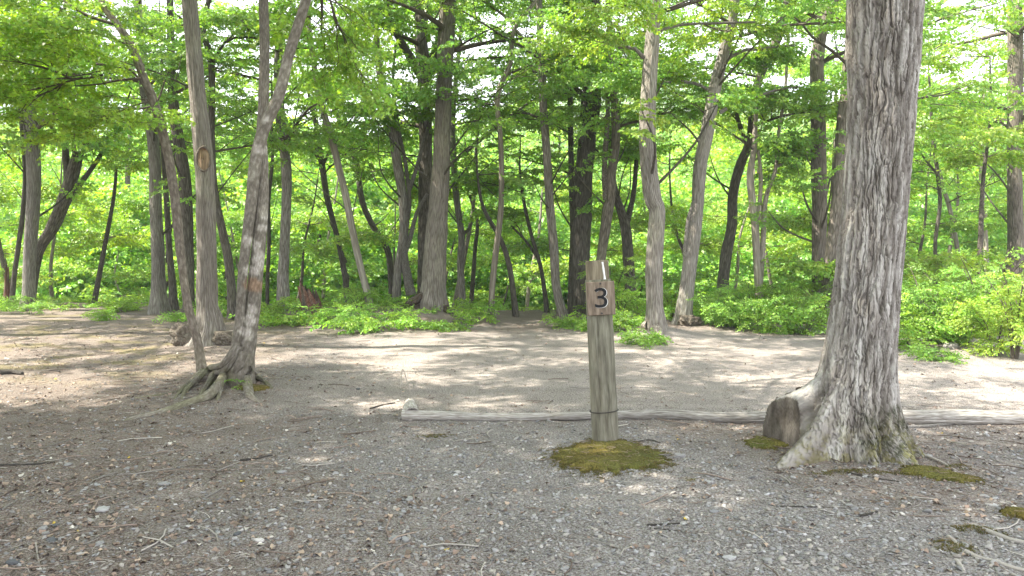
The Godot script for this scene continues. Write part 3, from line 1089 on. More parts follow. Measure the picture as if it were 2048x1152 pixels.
# the big tree on the right: fluted foot, one root sawn off
func make_big_tree() -> void:
	var label := "massive grey furrowed tree at right with sawn-off root and mossy foot"
	var t := thing("broadleaf_tree", label, "tree", "trees around the clearing")
	var D := 4.62
	var rows := [[1703, 918, 165], [1707, 850, 165], [1712, 783, 158], [1716, 725, 150], [1725, 655, 139], [1737, 538, 130], [1751, 390, 127], [1763, 217, 133], [1766, 100, 144], [1770, 0, 150], [1778, -150, 150], [1790, -420, 140]]
	var tr := trace(rows, D, -0.12)
	var pts: Array = tr[0]
	var rad: Array = tr[1]
	pts.push_front(pts[0] - Vector3(0.01, 0.2, 0))
	rad.push_front(rad[0])
	var top: Vector3 = pts[pts.size() - 1]
	for k in 3:
		top += Vector3(0.12, 1.7, -0.15)
		pts.append(top)
		rad.append(float(rad[rad.size() - 1]) * 0.78)
	var sp := smooth_path(pts, rad, 0.009)
	# keep the rows fine only where they are seen
	var op := PackedVector3Array()
	var orr := PackedFloat32Array()
	for i in sp[0].size():
		if sp[0][i].y < 3.2 or i % 12 == 0:
			op.append(sp[0][i])
			orr.append(sp[1][i])
	var lobes := [[168.0, 0.50, 19.0, 0.33, 3.5], [212.0, 0.47, 13.0, 0.20, 1.3], [236.0, 0.16, 9.0, 0.20, 1.2], [262.0, 0.15, 14.0, 0.16, 1.3], [300.0, 0.20, 15.0, 0.16, 1.2], [338.0, 0.17, 18.0, 0.18, 1.2], [20.0, 0.16, 16.0, 0.2, 1.2], [60.0, 0.26, 16.0, 0.26, 1.3], [112.0, 0.30, 16.0, 0.26, 1.3]]
	var sides := 520
	var gp := PackedVector3Array()
	var uvs := PackedVector2Array()
	var cols := PackedColorArray()
	var nr := FastNoiseLite.new()
	nr.seed = 77
	nr.frequency = 1.0
	nr.fractal_octaves = 3
	var nw := FastNoiseLite.new()
	nw.seed = 78
	nw.frequency = 1.0
	var c0 := op[0]
	var cut_n := Vector3(-0.93, 0, 0.37)
	var cut_at := Vector3(1.69, 0.0, -4.75)
	var along := 0.0
	for i in op.size():
		if i > 0:
			along += op[i].distance_to(op[i - 1])
		var h := maxf(op[i].y, 0.0)
		for j in sides + 1:
			var th := TAU * float(j % sides) / sides
			var deg := rad_to_deg(th)
			var ext := 0.0
			for l in lobes:
				var da: float = rad_to_deg(absf(angle_difference(th, deg_to_rad(l[0]))))
				if da < l[2] * 2.6:
					ext += l[1] * exp(-pow(da / l[2], 4.0 if l[4] > 2.0 else 2.0)) * exp(-pow(h / l[3], l[4]))
			var cx := cos(th)
			var sz := sin(th)
			var R: float = orr[i]
			# furrows wander; plates break now and then
			var b0 := op[i] + Vector3(cx, 0, -sz) * (R + ext)
			var ax := b0.x - op[i].x * 0.8
			var az := b0.z - op[i].z * 0.8
			var wx := nw.get_noise_3d(ax * 5.0, h * 3.0, az * 5.0) * 0.030 + nw.get_noise_3d(ax * 16.0 + 9.0, h * 5.0, az * 16.0) * 0.006
			var wz := nw.get_noise_3d(ax * 5.0 + 40.0, h * 3.0, az * 5.0) * 0.030 + nw.get_noise_3d(ax * 16.0 + 70.0, h * 5.0, az * 16.0) * 0.006
			var n := nr.get_noise_3d((ax + wx) * 25.0, h * 1.6 + 3.0, (az + wz) * 25.0)
			var n2 := nr.get_noise_3d((ax + wx) * 46.0, h * 6.5, (az + wz) * 46.0)
			var n3 := nr.get_noise_3d(ax * 170.0, h * 120.0, az * 170.0)
			var ridge := 1.0 - minf(1.0, absf(n) * 5.0)     # 1 in the furrow
			var ridge2 := 1.0 - minf(1.0, absf(n2) * 5.5)
			var disp := -0.017 * sm(0.25, 0.9, ridge) - 0.008 * sm(0.3, 0.95, ridge2) + 0.0030 * n3 + 0.010 * absf(n)
			var p := op[i] + Vector3(cx, 0, -sz) * (R + ext + disp + 0.012)
			var face := 0.0
			if absf(rad_to_deg(angle_difference(th, deg_to_rad(166.0)))) < 34.0:
				var over := (p - cut_at).dot(cut_n)
				if over > 0.0:
					var dirv := Vector3(cx, 0, -sz)
					p -= dirv * (over / maxf(dirv.dot(cut_n), 0.25)) * 1.0
					p += cut_n * 0.004 * n2
					face = sm(0.0, 0.012, over)
			gp.append(p)
			uvs.append(Vector2(1.0 * float(j) / sides, along / 9.0))
			# matter: lichen flecks, moss and a black-green stain on the lower right of the foot, raw weathered wood on the cut
			var v := 1.02 + 0.20 * nw.get_noise_3d(p.x * 4.0, p.y * 1.6, p.z * 4.0) + 0.24 * n3 + 0.12 * n2
			v *= 1.0
			var c := Color(v * 1.0, v * 0.985, v * 0.96)
			var fl := nr.get_noise_3d(p.x * 14.0, p.y * 9.0, p.z * 14.0)
			if fl > 0.18:
				c = c.lerp(Color(1.30, 1.32, 1.26), minf((fl - 0.18) * 3.0, 0.5))
			var mo := nw.get_noise_3d(p.x * 11.0 + 4.0, p.y * 8.0, p.z * 11.0) + 0.5 * n3
			var stain := sm(0.36, 0.20, h + mo * 0.22) * sm(58.0, 34.0, absf(rad_to_deg(angle_difference(th, deg_to_rad(305.0)))) + mo * 26.0)
			c = c.lerp(Color(0.20, 0.22, 0.13), clampf(stain * 1.2 * (0.55 + n3 * 1.6 + fl), 0.0, 0.9))
			var green := sm(0.42, 0.12, h + mo * 0.35) * clampf(0.15 + mo * 2.2, 0.0, 1.0)
			c = c.lerp(Color(0.62, 0.60, 0.20), clampf(green, 0.0, 0.7))
			if face > 0.0:
				var v2 := 0.82 + 0.35 * n3 + 0.2 * n2
				c = c.lerp(Color(0.50 * v2, 0.465 * v2, 0.42 * v2), face)
			cols.append(c)
	put("trunk", grid(gp, sides, op.size() - 1, true, uvs, cols), M.bark_fine, t)
	# crown above the frame
	var r := RandomNumberGenerator.new()
	r.seed = 900
	var list := []
	for k in 12:
		var y := 4.2 + k * 0.42
		var ah := at_height(sp[0], sp[1], y)
		var az := k * 2.4 + 0.4
		bough(t, ah[0], Vector3(cos(az), 0.45, sin(az)), r.randf_range(2.2, 3.6), 0.055, list, r, {"s": 1.5, "dens": 0.8})
	leaves("crown", list, "broad", t)
	# small leafy shoot between the roots
	var p := G(1625, 893) + Vector3(0, 0.02, 0)
	shrub("seedling", "tiny bright green seedling sprouting between the big tree's roots", p, 0.12, 0.10, 3, 7, 0.30, Color(0.9, 1.05, 0.9), 31, "seedlings")
	# bits of bark and dead wood lying on the sawn root
	var top_r := P(1584, 799, 4.80)
	for q in [[-0.05, 0.0, 0.10, 0.5, "short brown scrap of bark at the outer end of the sawn root"], [0.02, 0.03, 0.13, -0.2, "longest brown scrap of bark lying on the sawn root"], [0.07, 0.06, 0.09, 0.9, "brown scrap of bark on the sawn root nearest the trunk"]]:
		var mp := PackedVector3Array()
		var mr := PackedFloat32Array()
		for s in 5:
			mp.append(top_r + Vector3(q[0] + (s - 2.0) * float(q[2]) * 0.25 * cos(q[3]), q[1] + 0.004 * s, (s - 2.0) * float(q[2]) * 0.25 * sin(q[3])))
			mr.append(0.016 - 0.002 * absf(s - 2.0))
		var o := put("bark_scrap", tube(mp, mr, 8, 0.35, q[2] * 90.0, Vector2(0.1, 0.5), true, null, func(th: float, al: float, pp: Vector3) -> Color: return Color(0.8, 0.68, 0.56)), M.bark_dark, self)
		tag(o, q[4], "bark", "bark scraps on the sawn root")

func make_twin_tree() -> void:
	var label := "twin-stemmed smooth grey tree on spreading roots with pale lichen spots"
	var t := thing("broadleaf_tree", label, "tree", "trees around the clearing")
	var D := 6.55
	rng.seed = 42
	var spots := [[497, 482, 8, 0], [511, 490, 7, 0], [527, 430, 7, 0], [508, 520, 8, 0], [519, 518, 7, 0], [515, 532, 8, 0], [503, 540, 10, 0], [514, 505, 6, 0], [522, 455, 7, 0], [505, 570, 13, 1], [498, 640, 9, 0], [492, 665, 10, 0], [503, 620, 8, 0], [535, 240, 7, 0], [520, 300, 8, 0], [523, 420, 9, 2]]
	var sw := []
	for s in spots:
		sw.append([P(s[0], s[1], D - 0.04), float(s[2]) / F * D, s[3]])
	var tintf := func(th: float, al: float, p: Vector3) -> Color:
		var v := 0.95 + 0.3 * n_fine.get_noise_3d(p.x * 9.0, p.y * 4.0, p.z * 9.0) + 0.15 * n_fine.get_noise_3d(p.x * 50.0, p.y * 35.0, p.z * 50.0)
		v *= 0.80
		var c := Color(v * 1.03, v * 1.0, v * 0.93)
		var fl := n_fine.get_noise_3d(p.x * 24.0 + 7.0, p.y * 24.0, p.z * 24.0)
		c = c.lerp(Color(1.4, 1.42, 1.32), clampf((fl - 0.30) * 6.0, 0.0, 0.45))
		var bumps := n_fine.get_noise_3d(p.x * 90.0, p.y * 90.0, p.z * 90.0)
		for s in sw:
			var dd: float = Vector2(p.x - s[0].x, p.y - s[0].y).length() / float(s[1]) + bumps * 0.6
			if dd < 1.35:
				var f := clampf((1.35 - dd) * 3.0, 0.0, 1.0)
				c = c.lerp([Color(2.0, 2.08, 1.96), Color(1.12, 0.80, 0.58), Color(1.3, 1.3, 1.2)][s[2]], f * 0.75)
		var mo := n_fine.get_noise_3d(p.x * 30.0, p.y * 30.0 + 9.0, p.z * 30.0)
		if p.y < 0.34:
			c = c.lerp(Color(0.62, 0.66, 0.40), clampf(0.25 + mo * 1.6, 0.0, 0.55))
		return c
	# main stem
	var b := trace([[484, 795, 62], [482, 765, 62], [484, 735, 55], [490, 700, 46], [499, 651, 37], [507, 600, 33], [512, 545, 31], [519, 470, 29], [524, 402, 27], [525, 340, 25], [523, 273, 23], [527, 204, 22], [529, 91, 21], [527, 0, 20], [526, -160, 17], [515, -420, 12]], D + 0.04)
	var a := trace([[468, 712, 16], [473, 680, 19], [479, 640, 20], [482, 600, 20], [485, 552, 21], [492, 490, 22], [503, 400, 24], [512, 320, 26], [530, 252, 26], [558, 190, 24], [580, 102, 22], [612, 0, 20], [640, -110, 17], [690, -330, 11]], D - 0.045)
	for s in [["trunk", b, 6.0], ["trunk", a, 9.0]]:
		var q := smooth_path(s[1][0], s[1][1], 0.025)
		put(s[0], tube(q[0], q[1], 48, 0.07, s[2], Vector2(0.5, 0.5), false, null, tintf), M.bark_smooth, t)
	# roots: pixel paths, width, metres the root stands above the soil
	var roots := [
		[[486, 700, 30, 0.30], [474, 735, 30, 0.19], [452, 772, 28, 0.10], [420, 795, 25, 0.05], [370, 807, 22, 0.025], [310, 824, 17, 0.015], [265, 834, 13, 0.01], [228, 846, 8, -0.015]],
		[[480, 690, 24, 0.33], [455, 735, 22, 0.15], [432, 762, 20, 0.08], [412, 782, 15, 0.03], [400, 796, 11, 0.0], [392, 806, 7, -0.03]],
		[[476, 685, 20, 0.34], [447, 728, 19, 0.17], [420, 750, 18, 0.10], [396, 768, 16, 0.06], [372, 786, 13, 0.03], [364, 800, 10, 0.0], [362, 808, 8, -0.03]],
		[[486, 740, 32, 0.20], [492, 770, 30, 0.09], [499, 792, 24, 0.02], [515, 803, 16, 0.0], [540, 812, 9, -0.02]],
		[[458, 765, 15, 0.12], [446, 783, 13, 0.06], [438, 798, 10, 0.02], [430, 808, 7, -0.02]],
		[[494, 740, 26, 0.16], [512, 766, 17, 0.05], [530, 776, 12, 0.02], [556, 790, 8, -0.02]],
		[[404, 750, 18, 0.07], [384, 770, 14, 0.05], [366, 782, 11, 0.03], [340, 806, 8, -0.01]],
		[[395, 776, 9, 0.03], [345, 786, 9, 0.012], [290, 792, 8, 0.008], [225, 793, 6, -0.01]]]
	for rt in roots:
		var pts := []
		var rad := []
		for q in rt:
			var d := D
			if q[3] < 0.13:
				var g := G(q[0], q[1] + float(q[2]) * 0.4)
				d = -g.z
			else:
				d = D - 0.05
			var p := P(q[0], q[1], d)
			if q[3] < 0.13:
				p.y = gy(p.x, p.z) + float(q[3]) - 0.012
			pts.append(p)
			rad.append(float(q[2]) * 0.37 / F * d)
		var q2 := smooth_path(pts, rad, 0.02)
		put("root", tube(q2[0], q2[1], 22, 0.34, rad[0] * 400.0, Vector2(0.5, 0.5), false, null, tintf), M.bark_smooth, t)
	var r := RandomNumberGenerator.new()
	r.seed = 61
	var list := []
	var tint := Color(1.12, 1.08, 0.9)
	# boughs above the frame and one hanging into it on the right
	for k in 9:
		var y := 4.3 + k * 0.3
		var src: Array = b if k % 2 == 0 else a
		var q := smooth_path(src[0], src[1], 0.2)
		var ah := at_height(q[0], q[1], y)
		var az := k * 2.4 + 1.0
		bough(t, ah[0], Vector3(cos(az), 0.35, sin(az)), r.randf_range(1.6, 2.6), 0.03, list, r, {"s": 1.1, "tint": tint})
	var hp := P(665, 30, 7.0)
	bough(t, P(628, -60, 6.6), hp - P(628, -60, 6.6), 1.0, 0.018, list, r, {"s": 0.9, "tint": tint, "level": -0.5, "droop": 0.5})
	bough(t, P(650, -60, 7.0), P(690, 60, 7.2) - P(650, -60, 7.0), 0.95, 0.014, list, r, {"s": 0.85, "tint": tint, "level": -0.9, "droop": 0.7})
	leaves("crown", list, "maple", t)
	# small fern-like shoot on the root
	shrub("seedling", "small green shoot growing over the hollow under the twin-stemmed tree", P(462, 762, D - 0.16) - Vector3(0, 0.03, 0), 0.06, 0.09, 2, 4, 0.26, Color(0.95, 1.05, 0.9), 33, "seedlings")

func make_slender_tree() -> void:
	# the leaning slender maple left of the twin stems, carrying the yellow-green foliage at upper left
	var t := tree("slender brown leaning tree with yellow-green maple foliage at upper left", [[406, 756, 24], [400, 715, 21], [393, 673, 20], [375, 606, 19], [362, 515, 19], [350, 400, 20], [346, 370, 21], [335, 303, 20], [310, 211, 19], [288, 157, 18], [262, 91, 17], [233, 47, 15], [205, 8, 13], [190, -60, 11]], 7.4, {"mat": "bark_smooth", "sides": 24, "step": 0.05, "up": 1.5, "boughs": 4, "low": 4.2, "high": 5.2, "reach": 1.3, "bare": 0, "tint": Color(1.2, 1.1, 0.78), "kind": "maple", "s": 1.0, "flare": 0.2, "tone": Color(0.78, 0.72, 0.66), "tile": Vector2(0.4, 0.6)})
	var r := RandomNumberGenerator.new()
	r.seed = 131
	var list := []
	var tint := Color(1.2, 1.12, 0.75)
	for arm in [[[225, 47, 8], [175, 31, 7], [124, 0, 6], [80, -30, 4]], [[283, 157, 6], [240, 160, 5], [200, 168, 4], [150, 172, 3]], [[312, 210, 5], [322, 185, 4], [330, 160, 3]], [[300, 190, 5], [262, 140, 5], [228, 136, 4], [165, 150, 3], [90, 160, 2]]]:
		var ar := trace(arm, 7.35)
		var ap := smooth_path(ar[0], ar[1], 0.1)
		put("branch", tube(ap[0], ap[1], 8, 0.1, 3.0, Vector2(0.3, 0.6), false, null, func(th: float, al: float, p: Vector3) -> Color: return Color(0.5, 0.45, 0.4)), M.bark_smooth, t)
	# leaf-bearing side branches: pixel start, pixel aim, length, distance
	for q in [[205, 150, 120, 170, 1.0, 7.2], [165, 155, 60, 190, 1.0, 7.1], [150, 160, 80, 120, 0.9, 7.0], [120, 20, 90, 90, 0.7, 7.4], [170, 30, 150, 100, 0.7, 7.3], [200, 130, 110, 100, 0.9, 7.5], [240, 140, 170, 110, 0.8, 7.6], [255, 90, 190, 60, 0.8, 7.1], [310, 211, 240, 240, 0.9, 7.6], [305, 200, 200, 230, 1.0, 7.9], [130, 165, 70, 230, 0.8, 7.2], [110, 165, 40, 150, 0.7, 7.3], [150, 15, 60, 20, 0.8, 7.5]]:
		var a := P(q[0], q[1], q[5])
		var b := P(q[2], q[3], q[5] + r.randf_range(-0.5, 0.5))
		bough(t, a, b - a, q[4], 0.010, list, r, {"tint": tint, "s": 0.8, "level": -0.05})
	leaves("crown", list, "maple", t)

func make_scarred_tree() -> void:
	var D := 9.55
	var t := tree("straight pale furrowed tree with an oval trunk scar and swollen burl foot", [[415, 692, 100], [416, 672, 84], [418, 655, 66], [418, 635, 54], [415, 605, 44], [413, 515, 40], [412, 419, 38], [410, 365, 38], [405, 292, 38], [394, 182, 36], [386, 84, 34], [379, 0, 34], [374, -120, 30]], D, {"sides": 64, "step": 0.03, "rough": 0.12, "up": 3.0, "boughs": 22, "tall": true, "low": 4.9, "high": 8.0, "reach": 2.6, "bare": 0, "flare": 0.15, "tile": Vector2(0.6, 5.0), "tone": Color(0.88, 0.84, 0.78)})
	# swollen burls at the foot
	for q in [[374, 686, 0.16, 0.21, 71], [446, 686, 0.13, 0.13, 72], [363, 690, 0.10, 0.14, 75]]:
		var g := P(q[0], q[1], D - 0.12)
		var me := rock_mesh(q[4], 1.0, 36, 24, 0.24)
		var o := put("burl", white(me), M.burl, t)
		g.y = gy(g.x, g.z) + float(q[3]) * 0.55
		o.position = g
		o.scale = Vector3(q[2], q[3], q[2])
		o.rotation.y = q[4]
	# healed wound: a raised lip round bare wood
	var mid_ := P(407, 320, D)
	var nf := Vector3(-mid_.x, 0, -mid_.z).normalized()
	var rt_ := Vector3.UP.cross(nf).normalized()
	var c := mid_ + nf * 0.124
	var wv := 0.85 * (P(421, 320, D) - P(407, 320, D)).length()
	var hv := (P(407, 296, D) - P(407, 320, D)).length()
	var lip := PackedVector3Array()
	var lr := PackedFloat32Array()
	for k in 41:
		var a := TAU * k / 40.0
		lip.append(c + rt_ * cos(a) * wv + Vector3(0, sin(a) * hv, 0) - nf * 0.045 * cos(a) * cos(a))
		lr.append(0.013 + 0.005 * sin(a * 3.0) * sin(a * 7.0 + 1.0))
	put("scar_lip", tube(lip, lr, 12, 0.15, 4.0, Vector2(0.3, 0.6), false, null, func(th: float, al: float, p: Vector3) -> Color: return Color(0.62, 0.57, 0.51)), M.bark_smooth, t)
	var sp := PackedVector3Array()
	var su := PackedVector2Array()
	var sc := PackedColorArray()
	for i in 9:
		for j in 25:
			var a := TAU * (j % 24) / 24.0
			var f := 1.0 - i / 8.0
			var p := c + rt_ * cos(a) * wv * f + Vector3(0, sin(a) * hv * f, 0) + nf * (-0.045 * cos(a) * cos(a) * f * f + 0.004 + 0.006 * n_fine.get_noise_2d(cos(a) * f * 60.0, 0.0))
			sp.append(p)
			su.append(Vector2(cos(a) * f * 0.3, sin(a) * f * 0.06))
			var n := n_fine.get_noise_3d(p.x * 60.0, p.y * 8.0, 1.0)
			var dark := sm(0.35, 0.75, sin(a) * f + n * 0.5) * sm(0.7, 0.2, absf(cos(a) * f) + n * 0.3)
			sc.append(Color(1.25 + n * 0.5, 0.98 + n * 0.45, 0.78 + n * 0.4).lerp(Color(0.42, 0.2, 0.12), dark))
	var o2 := put("scar", grid(sp, 24, 8, true, su, sc), M.wood_post, t)
	o2.set_meta("label", "oval patch of bare reddish wood")

# ---------------------------------------------------------------- shrubs and saplings
func shrub(called: String, label: String, at: Vector3, h: float, w: float, stems: int, n: int, s: float, tint: Color, seed_: int, group: String, kind := "fine", cat := "shrub") -> void:
	var r := RandomNumberGenerator.new()
	r.seed = seed_
	var t := thing(called, label, "seedling" if called == "seedling" else cat, group)
	var list := []
	for k in stems:
		var az := TAU * k / stems + r.randf_range(-0.6, 0.6)
		var out := Vector3(cos(az), 0, sin(az)) * w * r.randf_range(0.4, 1.0)
		var hh := h * r.randf_range(0.65, 1.1)
		var p0 := at + out * 0.06 - Vector3(0, 0.05, 0)
		var p1 := at + out * 0.35 + Vector3(0, hh * 0.6, 0)
		var p2 := at + out + Vector3(0, hh, 0)
		var rr := clampf(0.012 * h, 0.002, 0.014)
		var sp := smooth_path([p0, p1, p2], [rr, rr * 0.7, rr * 0.3], maxf(h * 0.2, 0.03))
		put("stem", tube(sp[0], sp[1], 6, 0.0, 0.0, Vector2(0.1, 0.5)), M.twig, t)
		var cnt := maxi(1, int(ceil(float(n) / stems)))
		for i in cnt:
			var f := pow(r.randf_range(0.08, 1.0), 0.8)
			var q := p0.lerp(p1, minf(f * 2.0, 1.0)) if f < 0.5 else p1.lerp(p2, f * 2.0 - 1.0)
			var dirv := Vector3(r.randf_range(-1, 1), 0, r.randf_range(-1, 1)) + out.normalized() * 0.6
			q += Vector3(r.randf_range(-0.22, 0.22) * w, r.randf_range(-0.1, 0.1) * h, r.randf_range(-0.22, 0.22) * w)
			q.y = maxf(q.y, gy(q.x, q.z) + 0.04 * h)
			list.append(spray_at(q, dirv, s, tint, r, 0.05))
	leaves("foliage", list, kind, t)

func sapling(label: String, px: float, d: float, h: float, tint: Color, seed_: int, low := 0.7, s := 1.0, group := "saplings under the trees", reach := 1.5, nb := 9) -> void:
	var r := RandomNumberGenerator.new()
	r.seed = seed_
	var x := (px - 1024.0) / F * d
	var g := Vector3(x, gy(x, -d) - 0.1, -d)
	var t := thing("sapling", label, "sapling", group)
	var lean := Vector3(r.randf_range(-0.5, 0.5), 0, r.randf_range(-0.3, 0.3))
	var pts := [g]
	var rad := [0.010 * h + 0.012]
	for k in 4:
		var f := (k + 1) / 4.0
		pts.append(g + lean * f * h * 0.4 + Vector3(r.randf_range(-0.12, 0.12), h * f, r.randf_range(-0.12, 0.12)))
		rad.append((0.010 * h + 0.012) * (1.0 - 0.8 * f))
	var sp := smooth_path(pts, rad, 0.3)
	var tone := r.randf_range(0.6, 1.1)
	put("trunk", tube(sp[0], sp[1], 8, 0.08, seed_, Vector2(0.3, 1.2), false, null, func(th: float, al: float, p: Vector3) -> Color: return Color(tone, tone * 0.97, tone * 0.92)), M.bark_dark if seed_ % 2 else M.bark_smooth, t)
	var list := []
	var az := r.randf() * TAU
	for k in nb:
		var y: float = g.y + 0.1 + lerp(low, h, (k + r.randf()) / nb)
		var ah := at_height(sp[0], sp[1], y)
		az += 2.4 + r.randf_range(-0.4, 0.4)
		bough(t, ah[0], Vector3(cos(az), r.randf_range(0.05, 0.4), sin(az)), reach * r.randf_range(0.6, 1.2), 0.012, list, r, {"tint": tint, "s": s})
	leaves("crown", list, "broad", t)

func ordinal(k: int) -> String:
	if k < 20:
		return ORD[k]
	return ("twenty-" if k < 29 else ("thirty-" if k < 39 else "forty-")) + ORD[(k - 20) % 10] if (k + 1) % 10 != 0 else ["thirtieth", "fortieth", "fiftieth"][(k + 1) / 10 - 3]

func make_trees() -> void:
	var gy_ := Color(1.0, 1.05, 0.95)
	# --- left
	tree("tall straight grey tree near the left frame edge", [[57, 612, 36], [58, 570, 30], [60, 500, 29], [66, 420, 29], [67, 328, 31], [58, 219, 31], [49, 120, 24], [46, 84, 20], [44, 0, 18]], 15.5, {"sides": 22, "up": 4.0, "boughs": 10, "low": 3.2, "tint": gy_, "arms": [[[[44, 40, 8], [20, 60, 6], [0, 90, 5], [-30, 110, 3]], 3]]})
	tree("thin grey stem just left of the tall left-edge tree", [[25, 590, 13], [30, 540, 12], [40, 470, 12], [46, 420, 11], [50, 340, 10], [42, 237, 9], [36, 168, 9], [0, 98, 7], [-40, 40, 5]], 16.2, {"mat": "bark_dark", "up": 1.0, "boughs": 7, "low": 2.2, "tint": gy_})
	tree("dark forked tree leaning right behind the left-edge tree", [[62, 590, 24], [76, 505, 26], [104, 457, 28], [131, 394, 30], [146, 346, 28], [160, 292, 22], [172, 240, 17], [190, 146, 13], [200, 60, 10]], 17.0, {"mat": "bark_dark", "sides": 18, "up": 2.0, "boughs": 9, "low": 3.0, "tint": Color(0.9, 1.0, 1.0), "arms": [[[[139, 397, 14], [182, 339, 11], [230, 270, 8], [280, 225, 5]], 5], [[[136, 372, 18], [131, 292, 15], [129, 226, 11], [115, 150, 7]], 4], [[[131, 292, 9], [95, 245, 8], [84, 235, 6]], 2]]})
	tree("stout grey trunk with ragged foot, leftmost behind the slender leaning tree", [[318, 612, 42], [317, 580, 30], [316, 515, 27], [311, 402, 27], [310, 328, 28], [303, 255, 27], [288, 164, 22], [280, 60, 18], [276, 0, 16]], 14.8, {"sides": 20, "up": 4.0, "boughs": 10, "low": 3.0, "tint": gy_})
	tree("dark trunk close against the stout grey trunk's right side", [[347, 610, 22], [344, 560, 17], [338, 490, 14], [334, 420, 12], [328, 330, 10], [322, 240, 8]], 15.6, {"mat": "bark_dark", "up": 3.0, "boughs": 7, "low": 2.6})
	tree("dark trunk seen between the slender leaning tree and the scarred tree", [[378, 600, 26], [376, 500, 25], [372, 401, 26], [365, 328, 25], [350, 233, 23], [342, 120, 18], [340, 0, 15]], 14.2, {"mat": "bark_dark", "sides": 18, "up": 4.0, "boughs": 9, "low": 3.0})
	tree("dark curved trunk just right of the scarred tree", [[464, 606, 20], [462, 570, 18], [456, 515, 18], [442, 448, 17], [428, 370, 15], [423, 255, 15], [423, 128, 14], [405, 55, 12], [418, 0, 10]], 13.0, {"mat": "bark_dark", "up": 3.0, "boughs": 8, "low": 2.8, "arms": [[[[423, 128, 7], [450, 85, 6], [470, 75, 5], [515, 76, 4]], 3]]})
	tree("grey trunk standing right of the twin-stemmed tree", [[566, 560, 25], [567, 538, 23], [570, 470, 22], [573, 400, 22], [572, 328, 22], [561, 237, 21], [556, 140, 17], [560, 0, 14]], 13.9, {"sides": 20, "up": 4.0, "boughs": 9, "low": 3.0})
	tree("very thin stem close behind the twin-stemmed tree's right side", [[535, 600, 8], [535, 560, 8], [538, 480, 8], [537, 402, 8], [545, 320, 7], [543, 250, 6]], 14.5, {"mat": "bark_dark", "up": 1.5, "boughs": 6, "low": 2.0})
	tree("pale slim tree leaning left in front of the thicket", [[738, 600, 17], [735, 588, 16], [717, 518, 15], [702, 446, 15], [689, 380, 14], [680, 346, 14], [662, 273, 14], [640, 200, 13], [625, 109, 12], [615, 22, 11], [610, -40, 10]], 13.6, {"mat": "bark_smooth", "sides": 18, "up": 2.0, "boughs": 7, "low": 3.5, "tone": Color(1.1, 1.08, 1.03)})
	tree("black forked sapling-thin tree left of the pale leaning tree", [[693, 580, 13], [688, 540, 13], [676, 480, 11], [655, 400, 12], [645, 335, 13], [638, 285, 11], [633, 255, 9], [618, 190, 7]], 16.5, {"mat": "bark_dark", "up": 1.0, "boughs": 8, "low": 2.2, "arms": [[[[645, 335, 7], [655, 310, 6], [668, 298, 4]], 1], [[[645, 330, 7], [625, 300, 6], [602, 275, 4]], 2]]})
	tree("dark leaning trunk behind the pale leaning tree, stepping left upward", [[782, 560, 12], [775, 500, 13], [746, 453, 12], [724, 401, 12], [713, 328, 13], [687, 255, 11], [660, 205, 9], [647, 182, 8]], 17.5, {"mat": "bark_dark", "up": 2.0, "boughs": 8, "low": 2.4, "arms": [[[[713, 328, 7], [700, 270, 6], [672, 190, 5], [655, 150, 3]], 2]]})
	tree("grey multi-stemmed tree just left of the dark double trunk", [[793, 590, 17], [797, 533, 16], [806, 470, 17], [806, 400, 20], [795, 330, 21], [785, 255, 20], [775, 200, 18], [768, 182, 17], [757, 128, 14], [752, 60, 11], [748, 0, 9]], 14.3, {"sides": 18, "up": 2.0, "boughs": 8, "low": 3.0, "arms": [[[[822, 590, 22], [812, 540, 19], [808, 500, 15], [814, 440, 11], [819, 401, 9], [811, 328, 8], [797, 255, 7], [786, 164, 6], [792, 90, 4]], 2], [[[800, 535, 9], [819, 482, 10], [833, 427, 8], [855, 387, 7]], 0], [[[819, 380, 9], [837, 321, 8], [851, 255, 6], [850, 200, 4]], 1]]})
	tree("dark double trunk standing right behind the central trunk", [[846, 606, 24], [846, 540, 22], [849, 450, 25], [851, 365, 28], [851, 255, 28], [848, 150, 30], [842, 73, 26], [844, 0, 25], [846, -60, 22]], 14.6, {"mat": "bark_dark", "sides": 22, "up": 4.0, "boughs": 9, "low": 3.4, "arms": [[[[850, 165, 22], [830, 130, 19], [800, 80, 15], [779, 40, 12], [770, -20, 9]], 3], [[[858, 140, 20], [868, 110, 18], [878, 85, 16], [884, 40, 13]], 0]]})
	var c := tree("tall brown-grey central trunk with buttressed foot at the clearing's back edge", [[862, 641, 70], [865, 610, 58], [868, 562, 48], [871, 489, 43], [877, 416, 38], [881, 350, 37], [884, 292, 36], [888, 182, 34], [892, 91, 34], [895, 0, 32], [897, -60, 30]], 13.3, {"sides": 56, "step": 0.04, "rough": 0.09, "up": 5.0, "boughs": 10, "low": 4.4, "high": 10.0, "tone": Color(0.74, 0.70, 0.65), "flare": 0.3})
	for q in [[838, 628, 812, 640, 26], [846, 600, 826, 628, 22], [884, 630, 905, 644, 22]]:
		var a := P(q[0], q[1], 13.25)
		var b := G(q[2], q[3])
		b.z = -13.1
		b.y = gy(b.x, b.z) - 0.03
		var rr: float = q[4] * 0.5 / F * 13.3
		var sp := smooth_path([a + Vector3(0.05, 0.1, 0), a.lerp(b, 0.5) + Vector3(0, 0.05, 0.05), b], [rr, rr * 0.8, rr * 0.3], 0.05)
		put("root", tube(sp[0], sp[1], 16, 0.3, q[0], Vector2(0.42, 1.0), false, null, func(th: float, al: float, p: Vector3) -> Color: return Color(0.66, 0.58, 0.5)), M.bark_dark, c)
